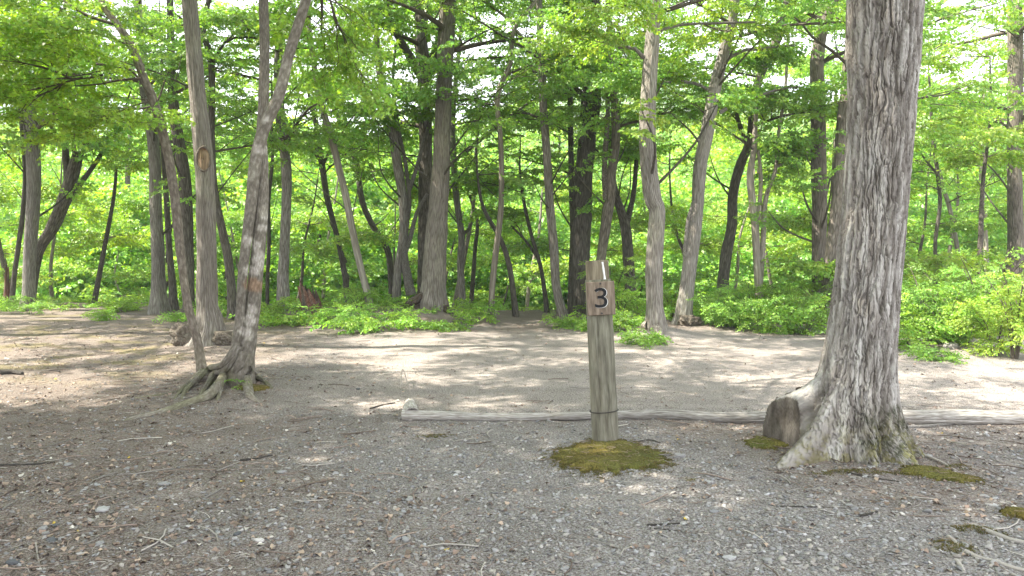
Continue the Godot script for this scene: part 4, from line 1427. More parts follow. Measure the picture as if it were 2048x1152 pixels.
	tree("slim grey wavy trunk first to the right of the central trunk", [[925, 606, 17], [924, 595, 16], [921, 526, 15], [923, 471, 15], [913, 398, 14], [908, 328, 13], [905, 250, 11], [912, 160, 9], [920, 80, 7]], 16.0, {"up": 2.0, "boughs": 8, "low": 2.8, "arms": [[[[910, 321, 8], [965, 277, 7], [1034, 222, 6], [1060, 205, 4]], 4], [[[923, 471, 8], [936, 460, 6], [946, 440, 5]], 0]]})
	tree("thin twiggy stem between the wavy trunk and the kinked slim tree", [[942, 612, 9], [946, 560, 9], [950, 500, 8], [955, 440, 7], [941, 395, 7], [935, 340, 5]], 17.0, {"mat": "bark_dark", "up": 1.0, "boughs": 7, "low": 1.6})
	tree("kinked slim grey tree rising in zigzags left of the post", [[983, 632, 17], [983, 610, 14], [985, 570, 13], [990, 518, 13], [999, 446, 12], [1003, 380, 11], [1001, 273, 10], [994, 211, 11], [1001, 171, 11], [1021, 128, 10], [1025, 73, 9], [1037, 44, 9], [1070, 4, 8], [1085, -40, 6]], 13.6, {"mat": "bark_smooth", "sides": 14, "up": 1.0, "boughs": 6, "low": 2.8, "tone": Color(0.85, 0.8, 0.74), "arms": [[[[1031, 60, 6], [1060, 90, 6], [1085, 115, 5], [1120, 130, 3]], 3], [[[1030, 48, 7], [1000, 25, 6], [965, 0, 5]], 2]]})
	tree("dark thin tree bending left out of the slope, left of the post", [[1034, 650, 12], [1028, 600, 12], [1019, 533, 11], [1001, 478, 10], [976, 435, 9], [962, 400, 7], [955, 350, 5]], 14.0, {"mat": "bark_dark", "up": 1.0, "boughs": 7, "low": 1.8})
	tree("thin dark arching stem midway between zigzag tree and straight slim trunk", [[1095, 640, 11], [1090, 590, 10], [1081, 533, 9], [1063, 471, 8], [1048, 405, 7], [1040, 350, 5]], 15.0, {"mat": "bark_dark", "up": 1.0, "boughs": 7, "low": 1.7, "arms": [[[[1078, 520, 6], [1050, 480, 5], [1020, 450, 4]], 1]]})
	tree("straight slim brown trunk left of the post", [[1127, 636, 22], [1122, 615, 18], [1112, 570, 17], [1107, 489, 18], [1099, 398, 18], [1094, 310, 18], [1087, 219, 17], [1085, 146, 16], [1081, 73, 14], [1078, 0, 12]], 13.8, {"sides": 18, "up": 3.0, "boughs": 8, "low": 2.9, "tone": Color(0.7, 0.67, 0.63)})
	tree("slim dark stem touching the thick dark trunk behind the post", [[1150, 600, 13], [1148, 500, 13], [1145, 416, 13], [1143, 365, 13], [1141, 255, 12], [1140, 164, 11], [1136, 91, 10], [1130, 0, 8]], 15.5, {"mat": "bark_dark", "up": 2.0, "boughs": 7, "low": 2.6})
	tree("thick dark knotted trunk rising directly behind the post", [[1158, 606, 42], [1160, 560, 40], [1161, 508, 40], [1165, 416, 37], [1169, 346, 33], [1174, 275, 34], [1181, 215, 40], [1183, 182, 36], [1182, 128, 33], [1183, 36, 30], [1188, -20, 26]], 14.8, {"mat": "bark_dark", "sides": 30, "step": 0.08, "rough": 0.14, "up": 4.0, "boughs": 9, "low": 3.6, "arms": [[[[1170, 130, 15], [1161, 102, 14], [1140, 50, 12], [1121, 0, 10], [1105, -50, 8]], 3], [[[1172, 110, 10], [1135, 85, 9], [1105, 40, 8], [1065, 5, 6]], 3], [[[1190, 50, 16], [1215, 20, 13], [1240, -20, 10]], 2], [[[1183, 205, 13], [1155, 180, 10], [1140, 160, 7]], 1]]})
	tree("forked dark tree just right of the post's head", [[1197, 600, 19], [1202, 518, 19], [1209, 471, 20], [1216, 416, 22], [1220, 401, 20], [1223, 346, 19], [1232, 273, 19], [1227, 175, 18], [1222, 100, 15], [1218, 30, 11]], 14.2, {"mat": "bark_dark", "sides": 18, "up": 2.0, "boughs": 8, "low": 3.0, "tone": Color(1.2, 1.15, 1.1), "arms": [[[[1212, 400, 13], [1209, 328, 12], [1216, 219, 9], [1212, 130, 7]], 2]]})
	tree("black tree with two short upright arms beside the pale bent tree", [[1262, 590, 22], [1257, 520, 22], [1251, 455, 22], [1240, 415, 18], [1228, 375, 15], [1220, 300, 11], [1214, 200, 8]], 16.0, {"mat": "bark_dark", "up": 2.0, "boughs": 8, "low": 2.6, "arms": [[[[1253, 448, 14], [1266, 395, 11], [1270, 360, 10], [1273, 317, 9], [1276, 270, 6]], 1]]})
	# --- right of the post
	var t22 := tree("pale furrowed tree with a bent trunk behind the clearing, right of the post", [[1316, 680, 44], [1313, 660, 42], [1311, 644, 43], [1309, 602, 37], [1308, 547, 38], [1311, 477, 35], [1314, 422, 33], [1306, 396, 34], [1297, 330, 33], [1295, 243, 32], [1299, 156, 30], [1304, 87, 30], [1308, 0, 28], [1310, -60, 27]], 10.6, {"sides": 56, "step": 0.035, "rough": 0.08, "up": 4.0, "boughs": 9, "low": 4.2, "high": 9.0, "tone": Color(0.92, 0.89, 0.84), "tint": Color(1.2, 1.05, 0.9), "arms": [[[[1288, 116, 10], [1270, 97, 7], [1240, 95, 6], [1221, 90, 4]], 4], [[[1318, 62, 6], [1360, 50, 6], [1430, 46, 5], [1510, 44, 4]], 2]]})
	for q in [[1300, 650, 1278, 672, 20], [1312, 655, 1322, 684, 22]]:
		var a := P(q[0], q[1], 10.5)
		var b := G(q[2], q[3])
		var rr: float = q[4] * 0.5 / F * 10.6
		var sp := smooth_path([a, a.lerp(b, 0.55), b - Vector3(0, 0.03, 0)], [rr, rr * 0.8, rr * 0.4], 0.04)
		put("root", tube(sp[0], sp[1], 16, 0.15, q[0], Vector2(0.42, 1.4), false, null, func(th: float, al: float, p: Vector3) -> Color: return Color(1.0, 0.95, 0.88)), M.bark_grey, t22)
	var t23 := tree("pale grey tree leaning right with burl at its foot", [[1367, 655, 38], [1368, 640, 36], [1369, 616, 32], [1374, 574, 29], [1381, 519, 28], [1389, 463, 27], [1396, 408, 25], [1396, 392, 27], [1401, 330, 29], [1415, 260, 30], [1429, 181, 27], [1446, 111, 23], [1464, 45, 20], [1469, 0, 18], [1475, -60, 16]], 12.0, {"sides": 48, "step": 0.04, "rough": 0.08, "up": 3.0, "boughs": 8, "low": 4.0, "tone": Color(0.92, 0.90, 0.87), "arms": [[[[1440, 225, 9], [1475, 205, 7], [1520, 190, 5], [1550, 180, 4]], 3], [[[1455, 118, 8], [1490, 100, 7], [1540, 95, 5], [1590, 90, 3]], 4], [[[1415, 180, 7], [1385, 165, 7], [1320, 166, 5]], 3], [[[1378, 560, 12], [1371, 513, 12], [1374, 470, 11], [1378, 436, 10], [1392, 390, 8]], 0]]})
	for q in [[1385, 646, 0.10, 91], [1396, 650, 0.07, 92], [1372, 650, 0.12, 93]]:
		var o := put("burl", white(rock_mesh(q[3], 1.0, 24, 16, 0.5)), M.burl, t23)
		var p := P(q[0], q[1], 11.85)
		o.position = Vector3(p.x, maxf(p.y, gy(p.x, p.z) + float(q[2]) * 0.5), p.z)
		o.scale = Vector3(q[2], q[2], q[2])
	tree("dark S-curved tree right of the pale leaning tree", [[1445, 590, 25], [1447, 558, 23], [1453, 505, 22], [1464, 449, 21], [1466, 392, 21], [1478, 337, 21], [1499, 285, 20], [1505, 243, 19], [1509, 191, 18], [1523, 146, 17], [1537, 115, 18], [1558, 69, 18], [1575, 0, 16], [1585, -50, 14]], 14.4, {"mat": "bark_dark", "sides": 24, "step": 0.1, "up": 3.0, "boughs": 9, "low": 3.4, "arms": [[[[1497, 288, 11], [1488, 274, 12], [1476, 240, 10], [1468, 205, 7]], 1]]})
	tree("pale-patched twin stems right of the dark S-curved tree", [[1518, 612, 20], [1519, 602, 18], [1514, 519, 17], [1510, 450, 17], [1505, 408, 17], [1500, 347, 15], [1508, 300, 12], [1512, 220, 9]], 13.4, {"mat": "bark_smooth", "sides": 18, "up": 2.0, "boughs": 7, "low": 2.8, "tone": Color(1.2, 1.15, 1.1), "arms": [[[[1519, 585, 13], [1525, 505, 12], [1530, 408, 11], [1540, 370, 9], [1551, 340, 9], [1558, 260, 8], [1571, 174, 7], [1575, 70, 5]], 3], [[[1553, 333, 7], [1585, 318, 6], [1620, 302, 5]], 0], [[[1516, 440, 10], [1522, 360, 9], [1516, 300, 7]], 0]]})
	tree("straight dark tree left of the leaning dark trunk beside the big tree", [[1637, 600, 33], [1637, 560, 31], [1639, 436, 31], [1639, 396, 31], [1637, 312, 31], [1636, 208, 30], [1634, 122, 30], [1645, 60, 26], [1669, 0, 22]], 13.4, {"mat": "bark_dark", "sides": 30, "step": 0.08, "up": 4.0, "boughs": 9, "low": 3.6, "tone": Color(1.15, 1.1, 1.05)})
	tree("dark tree leaning right, partly hidden behind the big tree", [[1651, 612, 28], [1653, 600, 27], [1661, 519, 28], [1672, 436, 28], [1679, 347, 27], [1686, 243, 25], [1693, 174, 22], [1700, 60, 18]], 12.8, {"mat": "bark_dark", "sides": 30, "step": 0.08, "up": 3.0, "boughs": 8, "low": 3.6, "tone": Color(1.15, 1.1, 1.05)})
	tree("stout dark tree cut by the right frame edge", [[2026, 548, 42], [2026, 530, 38], [2031, 499, 36], [2030, 400, 35], [2029, 304, 34], [2031, 200, 33], [2031, 100, 33], [2029, 0, 30]], 15.5, {"mat": "bark_dark", "sides": 22, "up": 4.0, "boughs": 16, "low": 3.0, "tint": Color(1.15, 1.05, 0.9), "tone": Color(1.1, 1.05, 1.0)})
	tree("thin dark leaning tree first to the right of the big tree", [[1872, 600, 10], [1871, 540, 9], [1871, 477, 9], [1880, 410, 9], [1875, 347, 9], [1864, 260, 7], [1860, 180, 5]], 16.5, {"mat": "bark_dark", "up": 1.5, "boughs": 16, "low": 2.0, "tint": Color(1.05, 1.08, 0.95), "arms": [[[[1875, 347, 6], [1855, 325, 5], [1838, 300, 3]], 1]]})
	tree("thin grey tree leaning left halfway between big tree and right edge", [[1925, 590, 12], [1915, 500, 11], [1900, 420, 10], [1885, 370, 9], [1870, 300, 7]], 19.0, {"mat": "bark_smooth", "up": 2.0, "boughs": 16, "low": 2.2, "tint": Color(1.05, 1.08, 0.95)})
	tree("pale thin tree left of the stout right-edge tree", [[1975, 590, 12], [1972, 500, 11], [1969, 420, 10], [1962, 347, 9], [1968, 260, 7]], 20.0, {"mat": "bark_smooth", "up": 2.0, "boughs": 16, "low": 2.2, "tone": Color(1.3, 1.25, 1.2), "tint": Color(1.1, 1.08, 0.95)})

	# out of the frame on the left: the trees whose crowns shade the clearing
	var r := RandomNumberGenerator.new()
	r.seed = 777
	var k := 0
	for q in [[-6.4, -3.4], [-9.0, -3.6], [-11.5, -3.6], [-9.6, -1.6], [-10.5, -11.0], [-13.0, -1.0], [-3.9, -1.2], [-1.6, 2.6], [-12.5, -13.5], [-7.4, -2.2], [-5.2, -3.9]]:
		var d: float = -float(q[1])
		offside_tree("tall grey tree outside the picture at the left, %s of the shading trees" % ordinal(k), Vector3(q[0], 0, q[1]), r)
		k += 1

func offside_tree(label: String, at: Vector3, r: RandomNumberGenerator) -> void:
	var t := thing("broadleaf_tree", label, "tree", "trees around the clearing")
	var g := Vector3(at.x, gy(at.x, at.z) - 0.1, at.z)
	var h := r.randf_range(10.0, 13.0)
	var pts := [g]
	var rad := [r.randf_range(0.15, 0.22)]
	for k in 4:
		pts.append(g + Vector3(r.randf_range(-0.3, 0.3) * (k + 1) * 0.5, h * (k + 1) / 4.0, r.randf_range(-0.3, 0.3) * (k + 1) * 0.5))
		rad.append(float(rad[0]) * (1.0 - 0.22 * (k + 1)))
	var sp := smooth_path(pts, rad, 0.4)
	put("trunk", tube(sp[0], sp[1], 14, 0.08, h, Vector2(0.42, 1.7), false, null, func(th: float, al: float, p: Vector3) -> Color: return Color(0.9, 0.88, 0.84)), M.bark_grey, t)
	var list := []
	var az := r.randf() * TAU
	var nb := 10
	for k in nb:
		var y: float = lerp(4.6, h * 0.97, (k + r.randf()) / nb)
		var ah := at_height(sp[0], sp[1], y)
		az += 2.4 + r.randf_range(-0.4, 0.4)
		bough(t, ah[0], Vector3(cos(az), r.randf_range(0.1, 0.5), sin(az)), r.randf_range(2.0, 3.4), 0.045, list, r, {"s": 1.5, "dens": 0.85})
	leaves("crown", list, "broad", t)

func make_understory() -> void:
	var r := RandomNumberGenerator.new()
	r.seed = 2024
	# saplings filling the wood behind the clearing: pixel, distance, height, lowest leaves
	var n := 32
	for k in n:
		var px := -60.0 + 2180.0 * (k + r.randf_range(0.15, 0.85)) / n
		var d := r.randf_range(16.0, 25.0)
		if px > 1340.0:
			d = r.randf_range(13.2, 23.0)
		elif px < 340.0:
			d = r.randf_range(16.5, 24.0)
		var h := r.randf_range(2.8, 6.0)
		var w := r.randf()
		var tint := Color(1.0, 1.05, 1.0).lerp(Color(1.3, 1.1, 0.8), w)
		sapling("thin leafy sapling in the wood behind the clearing, %s from the left" % ordinal(k), px, d, h, tint, 3000 + k, r.randf_range(0.3, 1.0), 1.15, "saplings under the trees", 1.5, 4)
	# farther trees on the slope beyond
	var m := 14
	for k in m:
		var px := -160.0 + 2380.0 * (k + r.randf_range(0.1, 0.9)) / m
		var d := r.randf_range(24.0, 40.0)
		var x := (px - 1024.0) / F * d
		var t := thing("broadleaf_tree", "slim grey tree far back on the slope, %s from the left" % ordinal(k), "tree", "far trees on the slope")
		var g := Vector3(x, gy(x, -d) - 0.2, -d)
		var h := r.randf_range(9.0, 13.0)
		var pts := [g]
		var rad := [r.randf_range(0.08, 0.16)]
		var ln := Vector3(r.randf_range(-0.12, 0.12), 0, r.randf_range(-0.1, 0.1))
		for q in 4:
			pts.append(g + ln * h * (q + 1) / 4.0 + Vector3(r.randf_range(-0.35, 0.35), h * (q + 1) / 4.0, r.randf_range(-0.3, 0.3)))
			rad.append(float(rad[0]) * (1.0 - 0.22 * (q + 1)))
		var sp := smooth_path(pts, rad, 0.5)
		var tone := r.randf_range(0.7, 1.2)
		put("trunk", tube(sp[0], sp[1], 9, 0.08, k * 3.0, Vector2(0.42, 1.7), false, null, func(th: float, al: float, p: Vector3) -> Color: return Color(tone, tone * 0.97, tone * 0.93)), M.bark_dark if k % 3 else M.bark_smooth, t)
		var list := []
		var az := r.randf() * TAU
		var tint := Color(1.05, 1.1, 0.95).lerp(Color(1.35, 1.15, 0.8), r.randf())
		var nb := 8
		for q in nb:
			var y: float = g.y + lerp(2.0, h * 0.95, (q + r.randf()) / nb)
			var ah := at_height(sp[0], sp[1], y)
			az += 2.4 + r.randf_range(-0.4, 0.4)
			bough(t, ah[0], Vector3(cos(az), r.randf_range(0.1, 0.5), sin(az)), r.randf_range(1.8, 3.2), 0.03, list, r, {"s": 1.7, "tint": tint, "dens": 0.75})
		leaves("crown", list, "far", t)
	# leafy undergrowth: pixel of the foot, height and half width in metres, colour
	var bushes := [[60, 628, 0.45, 0.4], [200, 640, 0.25, 0.18], [20, 622, 0.5, 0.5], [240, 624, 0.6, 0.4], [370, 642, 0.4, 0.45], [440, 636, 0.55, 0.5], [545, 648, 0.9, 0.55], [580, 656, 0.55, 0.6], [640, 655, 0.35, 0.4], [700, 660, 0.5, 0.6], [745, 664, 0.55, 0.6], [790, 655, 0.5, 0.5], [720, 640, 0.6, 0.6], [770, 634, 0.6, 0.6], [900, 660, 0.25, 0.25], [860, 660, 0.2, 0.25], [935, 648, 0.35, 0.4], [960, 640, 0.4, 0.35], [1140, 655, 0.35, 0.45], [1180, 658, 0.45, 0.5], [1240, 650, 0.9, 0.55], [1225, 640, 1.3, 0.6], [1270, 668, 0.35, 0.4], [1245, 676, 0.28, 0.3], [1290, 690, 0.22, 0.25], [1345, 640, 0.9, 0.5], [1430, 656, 0.45, 0.5], [1470, 658, 0.6, 0.6], [1520, 662, 0.5, 0.6], [1570, 664, 0.6, 0.6], [1610, 668, 0.55, 0.55], [1500, 640, 0.9, 0.7], [1580, 640, 0.9, 0.7], [1640, 650, 0.8, 0.6], [1440, 632, 0.9, 0.6], [1820, 700, 0.5, 0.45], [1850, 690, 0.75, 0.55], [1890, 700, 0.55, 0.45], [1930, 702, 0.6, 0.5], [1990, 715, 0.75, 0.5], [2030, 720, 0.95, 0.5], [1960, 690, 0.85, 0.55], [1900, 665, 0.95, 0.65], [1980, 668, 1.1, 0.65], [2050, 690, 1.1, 0.6], [1840, 655, 0.9, 0.6], [1885, 720, 0.10, 0.12]]
	bushes.sort_custom(func(a: Array, b: Array) -> bool: return a[0] < b[0])
	for k in bushes.size():
		var b: Array = bushes[k]
		var p := G(b[0], b[1])
		var tint := Color(1.05, 1.12, 1.05).lerp(Color(1.25, 1.15, 0.85), r.randf())
		if b[0] < 1200:
			b[2] *= 0.62
		if b[0] > 1960:
			tint = Color(1.35, 1.15, 0.85)
		b[2] *= r.randf_range(0.65, 1.3)
		tint = tint * r.randf_range(0.8, 1.12)
		var vol: float = b[2] * b[3]
		shrub("undergrowth_shrub", "low leafy green shrub on the clearing's edge, %s from the left" % ordinal(k), p, b[2], b[3], 6, int(16 + 110 * vol), r.randf_range(0.5, 0.72), tint, 4000 + k, "shrubs along the edge of the clearing", "broad" if k % 4 == 3 else "fine")
	# ground cover of small plants along the edge and under the trees
	var cover := []
	for k in 5200:
		var u := r.randf_range(-0.78, 0.78)
		var d := r.randf_range(8.5, 26.0)
		var x := u * d
		var edge: float = lerp(15.2, 12.4, sm(-0.46, -0.30, u))
		edge = lerp(edge, 14.4, sm(-0.10, -0.04, u))
		edge = lerp(edge, 11.9, sm(0.10, 0.22, u))
		edge = lerp(edge, 9.3, sm(0.48, 0.56, u))
		edge += n_zone.get_noise_2d(x * 9.0, 5.0) * 1.1
		if d < edge or r.randf() < 0.25 * exp(-(d - edge)) or (u < 0.12 and r.randf() < 0.5):
			continue
		var p := Vector3(x, gy(x, -d) + r.randf_range(0.02, 0.22 if u > 0.12 else 0.13), -d)
		cover.append(spray_at(p, Vector3(r.randf_range(-1, 1), 0, r.randf_range(-1, 1)), 0.62 + d * 0.012, Color(0.95, 1.08, 0.95).lerp(Color(1.25, 1.12, 0.8), r.randf()), r, -0.15))
	leaves("ground_cover", cover, "fine", self, true)
	# the wooded valley side and the hill beyond: one far mass
	var far := []
	for k in 300:
		var d := 23.0 * pow(3.6, r.randf())
		var x := r.randf_range(-0.85, 0.85) * d
		var top: float = lerp(2.6, 15.0, clampf((d - 23.0) / 58.0, 0.0, 1.0)) + r.randf_range(-2.4, 1.6)
		var R := r.randf_range(1.5, 2.6) * (1.0 + d * 0.008)
		var tint := Color(1.0, 1.1, 1.0).lerp(Color(1.18, 1.14, 0.92), r.randf())
		for layer in 3:
			var c := Vector3(x + r.randf_range(-1.0, 1.0), top - R * (0.8 + 1.5 * layer), -d)
			for q in 50:
				var v := Vector3(r.randfn(), r.randfn(), r.randfn()).normalized() * pow(r.randf(), 0.35)
				far.append(spray_at(c + Vector3(v.x * R, v.y * R, v.z * R), v, 1.5 + d * 0.022, tint, r))
	for k in 5200:
		var d := 95.0 + 180.0 * r.randf()
		var x := r.randf_range(-0.9, 0.9) * d
		var p := Vector3(x, gy(x, -d) + r.randf_range(0.0, 6.0), -d)
		far.append(spray_at(p, Vector3(r.randf_range(-1, 1), 0, 1), 9.0, Color(1.05, 1.1, 0.95), r, 0.2))
	leaves("far_woodland", far, "far", self, true)
	for o in get_children():
		if String(o.name).begins_with("ground_cover"):
			tag(o, "carpet of small green plants along the clearing's edge", "ground cover", "", "stuff")
		elif String(o.name).begins_with("far_woodland"):
			tag(o, "sunlit green woods on the far valley side", "woodland", "", "stuff")

func make_stump(label: String, px: float, py: float, d: float, w: float, h: float, tone: Color, seed_: int, tilt: float) -> void:
	var t := thing("rotten_stump", label, "stump", "rotten stumps")
	var p := P(px, py, d)
	p.y = gy(p.x, p.z) - 0.06
	var pts := PackedVector3Array()
	var uvs := PackedVector2Array()
	var cols := PackedColorArray()
	var nu := 40
	var nv := 20
	for i in nv + 5:
		for j in nu + 1:
			var th := TAU * float(j % nu) / nu
			var f := minf(float(i) / nv, 1.0)
			var jag := 0.62 + 0.38 * absf(n_fine.get_noise_2d(cos(th) * 22.0 + seed_, sin(th) * 22.0)) * 2.6 + 0.25 * cos(th + 2.6)
			var R := w * (1.0 + 0.7 * exp(-f * 5.0) * (0.6 + 0.5 * sin(th * 5.0 + seed_))) * (1.0 - 0.28 * f)
			R *= 1.0 + 0.22 * n_fine.get_noise_3d(cos(th) * 30.0, f * 8.0, sin(th) * 30.0 + seed_)
			var y := h * f * jag
			if i > nv:
				var g := float(i - nv) / 4.0
				R *= 1.0 - 0.95 * g
				y -= h * 0.35 * sm(0.0, 0.6, g)
			pts.append(p + Vector3(cos(th) * R + tilt * y, y, -sin(th) * R))
			uvs.append(Vector2(3.0 * j / nu, f * 0.5))
			var v := 1.0 + 0.6 * n_fine.get_noise_3d(cos(th) * 50.0, y * 20.0, sin(th) * 50.0)
			var red := clampf(0.5 + n_fine.get_noise_3d(cos(th) * 12.0 + 3.0, y * 12.0, sin(th) * 12.0) * 2.2, 0.0, 1.0)
			cols.append(Color(tone.r * v, tone.g * v, tone.b * v).lerp(Color(1.0 * v, 0.95 * v, 0.9 * v), red))
	put("wood", grid(pts, nu, nv + 4, true, uvs, cols), M.bark_dark, t)

func make_details() -> void:
	make_stump("broken reddish rotten stump among shrubs right of the twin-stemmed tree", 632, 640, 12.6, 0.20, 0.55, Color(1.5, 0.75, 0.6), 5, 0.25 * -1.0)
	make_stump("small red-brown rotten stump at the left frame edge", 16, 612, 16.5, 0.09, 0.85, Color(1.6, 0.7, 0.5), 9, 0.05)
	stick([[500, 618, 0.05], [545, 622, 0.06], [600, 640, 0.02]], 12.0, "bark_dark", "dead log lying among ferns right of the twin-stemmed tree", "fallen_log", "log", "")
	moss_patch(1219, 915, 0.395, 0.36, 0.036, "round mound of yellow-green moss at the foot of the post", 1, "moss_mound", 14000)
	moss_patch(1528, 893, 0.14, 0.17, 0.02, "moss patch in the crook of the sawn root", 2, "moss_patch", 1200)
	moss_patch(1880, 952, 0.23, 0.13, 0.022, "yellow-brown moss patch at the right of the big tree's foot", 3, "moss_patch", 2200, -0.5)
	moss_patch(1715, 950, 0.26, 0.045, 0.012, "thin strip of moss in front of the big tree", 4, "moss_patch", 900)
	moss_patch(1915, 938, 0.08, 0.05, 0.015, "tiny moss tuft beside the pale root near the big tree", 5, "moss_patch", 300)
	moss_patch(1958, 1062, 0.11, 0.05, 0.015, "dark green moss patch under the pale root at lower right", 6, "moss_patch", 600, -0.3)
	moss_patch(1905, 1100, 0.09, 0.085, 0.015, "bright yellow moss patch at the lower right corner", 7, "moss_patch", 700, 0.5)
	moss_patch(2040, 1030, 0.09, 0.085, 0.02, "yellow moss clump cut by the right frame edge", 8, "moss_patch", 700)
	moss_patch(1380, 960, 0.05, 0.025, 0.008, "tiny moss spot between post and big tree", 9, "moss_patch", 150)
	moss_patch(872, 872, 0.13, 0.05, 0.008, "thin moss patch in front of the edging log's left end", 10, "moss_patch", 400)
	moss_patch(505, 790, 0.16, 0.12, 0.02, "green moss around the twin-stemmed tree's hollow foot", 11, "moss_patch", 900)
	# pale surface roots and twigs
	stick([[1945, 1055], [1985, 1070], [2030, 1085], [2075, 1092]], 13.0, "root_pale", "pale surface root running off the lower right edge", "surface_root", "root", "roots showing at the surface")
	stick([[1896, 1077], [1910, 1090], [1919, 1102]], 9.0, "root_pale", "short pale root end across the yellow moss patch", "surface_root", "root", "roots showing at the surface")
	stick([[1930, 1112], [1965, 1126], [2000, 1130]], 9.0, "root_pale", "pale root piece below the yellow moss patch", "surface_root", "root", "roots showing at the surface")
	stick([[1990, 1133], [2020, 1142], [2060, 1152]], 10.0, "root_pale", "pale root in the very lower right corner", "surface_root", "root", "roots showing at the surface")
	stick([[1912, 1128], [1922, 1140], [1928, 1150]], 10.0, "root_pale", "stubby pale root at the bottom edge near the right corner", "surface_root", "root", "roots showing at the surface")
	stick([[1850, 915], [1875, 925], [1895, 935], [1912, 944]], 7.0, "root_pale", "pale crooked root beside the big tree's foot", "surface_root", "root", "roots showing at the surface")
	stick([[1720, 1034], [1737, 1030], [1754, 1025]], 6.0, "bark_dark", "thick dark stick lying in front of the big tree")
	stick([[1295, 1052], [1330, 1050], [1365, 1046]], 5.0, "bark_dark", "dark forked stick on the gravel in front of the moss mound")
	stick([[1300, 1058], [1340, 1063], [1370, 1066]], 2.5, "bark_dark", "thin dark twig beneath the forked stick")
	stick([[740, 818], [765, 812], [790, 806]], 3.5, "bark_dark", "thin dark twig left of the corner log")
	stick([[0, 938], [60, 935], [110, 930]], 5.0, "bark_dark", "dark twig at the left frame edge below the roots")
	stick([[408, 996], [430, 986], [447, 976]], 4.5, "wood_log", "brown bent twig on the litter, left of centre")
	stick([[480, 916], [520, 912], [545, 908]], 4.0, "bark_dark", "long brown twig on the dark litter below the twin-stemmed tree")
	stick([[278, 1095], [320, 1096], [365, 1095]], 2.6, "bark_dark", "straight thin twig at the lower left")
	stick([[355, 1106], [375, 1120], [392, 1133]], 2.4, "twig_grey", "fine pale twig near the bottom, left of centre")
	stick([[72, 1098, 0.01], [76, 1120], [82, 1148]], 4.0, "twig_grey", "pale upright twig near the lower left corner")
	stick([[6, 1028], [22, 1016], [34, 1010]], 5.0, "wood_log", "short grey twig by the left edge in the lower corner")
	stick([[318, 898], [335, 901], [352, 898]], 6.0, "wood_log", "pale curled bark strip on the dark litter")
	stick([[1690, 950], [1740, 960], [1800, 968]], 4.0, "bark_dark", "dark twig across the moss in front of the big tree")
	stick([[1560, 1010], [1640, 1012], [1690, 1015]], 2.6, "bark_dark", "long thin twig left of the thick dark stick")
	stick([[0, 752], [25, 750], [45, 752]], 11.0, "bark_dark", "dark piece of wood on the ground at the left frame edge", "fallen_log", "log", "")
	stick([[1275, 888], [1300, 885], [1322, 890]], 3.0, "bark_dark", "short twig lying on the moss mound")
	stick([[800, 778, 0.0], [806, 766, 0.12], [822, 792, 0.0]], 2.5, "twig_grey", "bent dead grass straw standing behind the corner log", "grass_straw", "straw", "")
	# stones that stand out
	var dark := Color(0.10, 0.105, 0.11)
	var mid := Color(0.27, 0.265, 0.26)
	var pale := Color(0.37, 0.365, 0.36)
	var n := 0
	for q in [[104, 1090, 22, dark, "dark angular stone, largest of the group at lower left"], [122, 1086, 13, mid, "small brownish stone touching the large dark stone's right side"], [92, 1074, 14, mid, "round grey stone just above the large dark stone"], [28, 1132, 26, dark, "dark smooth stone in the lower left corner"], [198, 1094, 18, mid, "flat grey stone right of the large dark stone"], [112, 1058, 14, dark, "dark blue-grey stone above the round grey stone"], [86, 1066, 18, mid, "low grey stone left of the blue-grey stone"], [205, 1026, 28, pale, "long flat pale stone in the lit strip at left"], [330, 972, 20, mid, "flat grey stone on the dark litter"], [135, 936, 16, mid, "grey flat stone beside the left dark twig"], [256, 943, 15, mid, "grey stone in the shaded litter at left"], [562, 942, 18, mid, "flat blue-grey stone below the twin-stemmed tree"], [545, 1026, 16, pale, "whitish stone in the lit patch left of centre"], [420, 1008, 12, pale, "small pale stone left of centre"], [790, 1078, 24, mid, "broad flat stone near the bottom centre-left"], [820, 1000, 20, mid, "pale grey stone in the gravel left of centre"], [475, 1072, 15, dark, "dark lone pebble right of the straight thin twig"], [470, 1082, 12, pale, "tan pebble beneath the dark lone pebble"], [1420, 964, 14, pale, "pale round stone between post and big tree"], [1587, 955, 13, pale, "whitish stone left of the moss strip"], [1731, 958, 12, pale, "pale pebble on the moss strip"], [1698, 1010, 14, mid, "grey pebble left of the thick dark stick"], [1130, 1140, 18, mid, "grey stone at the bottom edge, centre"], [1195, 1132, 16, mid, "round blue-grey stone at the bottom, right of centre"], [1368, 1048, 12, pale, "pale pebble by the forked stick"], [1393, 1046, 11, pale, "second pale pebble right of the forked stick"], [1968, 993, 16, mid, "flat grey stone right of the moss patches"], [1990, 1013, 13, pale, "pale stone near the right edge above the yellow clump"], [1856, 916, 15, pale, "angular pale stone by the big tree's right root"], [1645, 1110, 18, mid, "dark flat stone at lower right"], [1460, 1122, 22, pale, "pale flat stone at the bottom, right of centre"], [1535, 1128, 20, mid, "grey flat stone right of the pale flat stone"], [716, 782, 9, dark, "black pebble alone on the sunny tent pad"], [1358, 915, 22, mid, "flat grey stone at the moss mound's right rim"], [1255, 870, 9, pale, "tiny pale stone on the moss mound"], [1106, 893, 10, mid, "grey pebble on the moss mound's left rim"]]:
		rock(q[0], q[1], q[2], q[3], q[4], 200 + n, 0.5)
		n += 1
	# boulder at the right edge of the clearing
	rock(1900, 705, 30, Color(0.33, 0.31, 0.29), "pale boulder under the shrubs at the right edge of the pad", 301, 0.7)

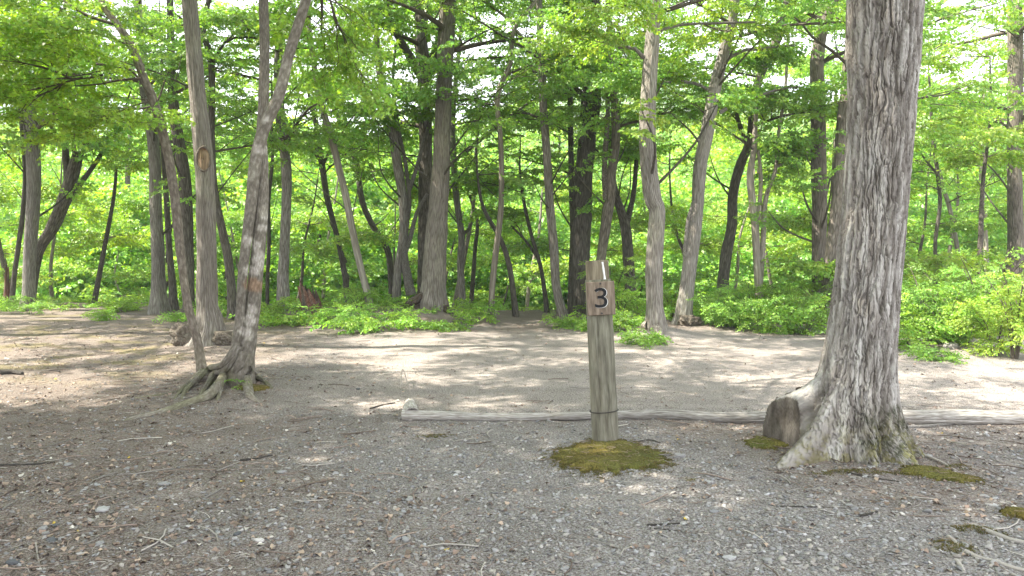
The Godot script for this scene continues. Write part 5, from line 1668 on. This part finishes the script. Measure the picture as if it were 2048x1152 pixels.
func _ready() -> void:
	# camera
	var cam := Camera3D.new()
	cam.name = "camera"
	add_child(cam)
	cam.position = Vector3(0, CAM_H, 0)
	cam.rotation_degrees = Vector3(-PITCH, 0, 0)
	cam.fov = rad_to_deg(2.0 * atan(576.0 / F))
	cam.near = 0.1
	cam.far = 900.0
	cam.current = true
	# sky: bright thin cloud
	var env := Environment.new()
	env.background_mode = Environment.BG_SKY
	var sky := Sky.new()
	var sm_ := ProceduralSkyMaterial.new()
	sm_.sky_top_color = Color(0.93, 0.95, 1.0)
	sm_.sky_horizon_color = Color(0.98, 0.98, 1.0)
	sm_.sky_curve = 0.15
	sm_.ground_bottom_color = Color(0.25, 0.24, 0.2)
	sm_.ground_horizon_color = Color(0.8, 0.82, 0.85)
	sm_.sun_angle_max = 20.0
	sm_.energy_multiplier = 0.8
	sky.sky_material = sm_
	env.sky = sky
	env.tonemap_mode = Environment.TONE_MAPPER_LINEAR
	env.tonemap_exposure = 4.8
	env.sdfgi_enabled = true
	env.ssao_enabled = true
	env.ssil_enabled = true
	env.fog_enabled = true
	env.fog_density = 0.0012
	env.fog_light_color = Color(0.93, 0.96, 0.97)
	var we := WorldEnvironment.new()
	we.name = "world_environment"
	we.environment = env
	add_child(we)
	# sun: from the left, a little beyond the camera's side
	var sun := DirectionalLight3D.new()
	sun.name = "sun"
	sun.light_energy = 1.6
	sun.light_color = Color(1.0, 0.97, 0.92)
	sun.light_angular_distance = 0.5
	sun.shadow_enabled = true
	add_child(sun)
	var el := deg_to_rad(52.0)
	var az := deg_to_rad(-3.0)
	sun.look_at_from_position(Vector3.ZERO, -Vector3(-cos(el) * cos(az), sin(el), -cos(el) * sin(az)), Vector3.UP)
	# noises used for shapes and patches
	n_bump.seed = 3
	n_bump.frequency = 0.45
	n_zone.seed = 4
	n_zone.frequency = 0.1
	n_fine.seed = 5
	n_fine.frequency = 0.1
	n_fine.fractal_octaves = 3
	make_materials()
	M["bark_fine"] = M.bark_grey.duplicate()
	M["bark_fine"].heightmap_scale = 1.4
	make_sprays()
	make_ground()
	make_big_tree()
	make_twin_tree()
	make_slender_tree()
	make_scarred_tree()
	make_trees()
	make_understory()
	make_logs()
	make_post()
	make_details()
	make_scatter()
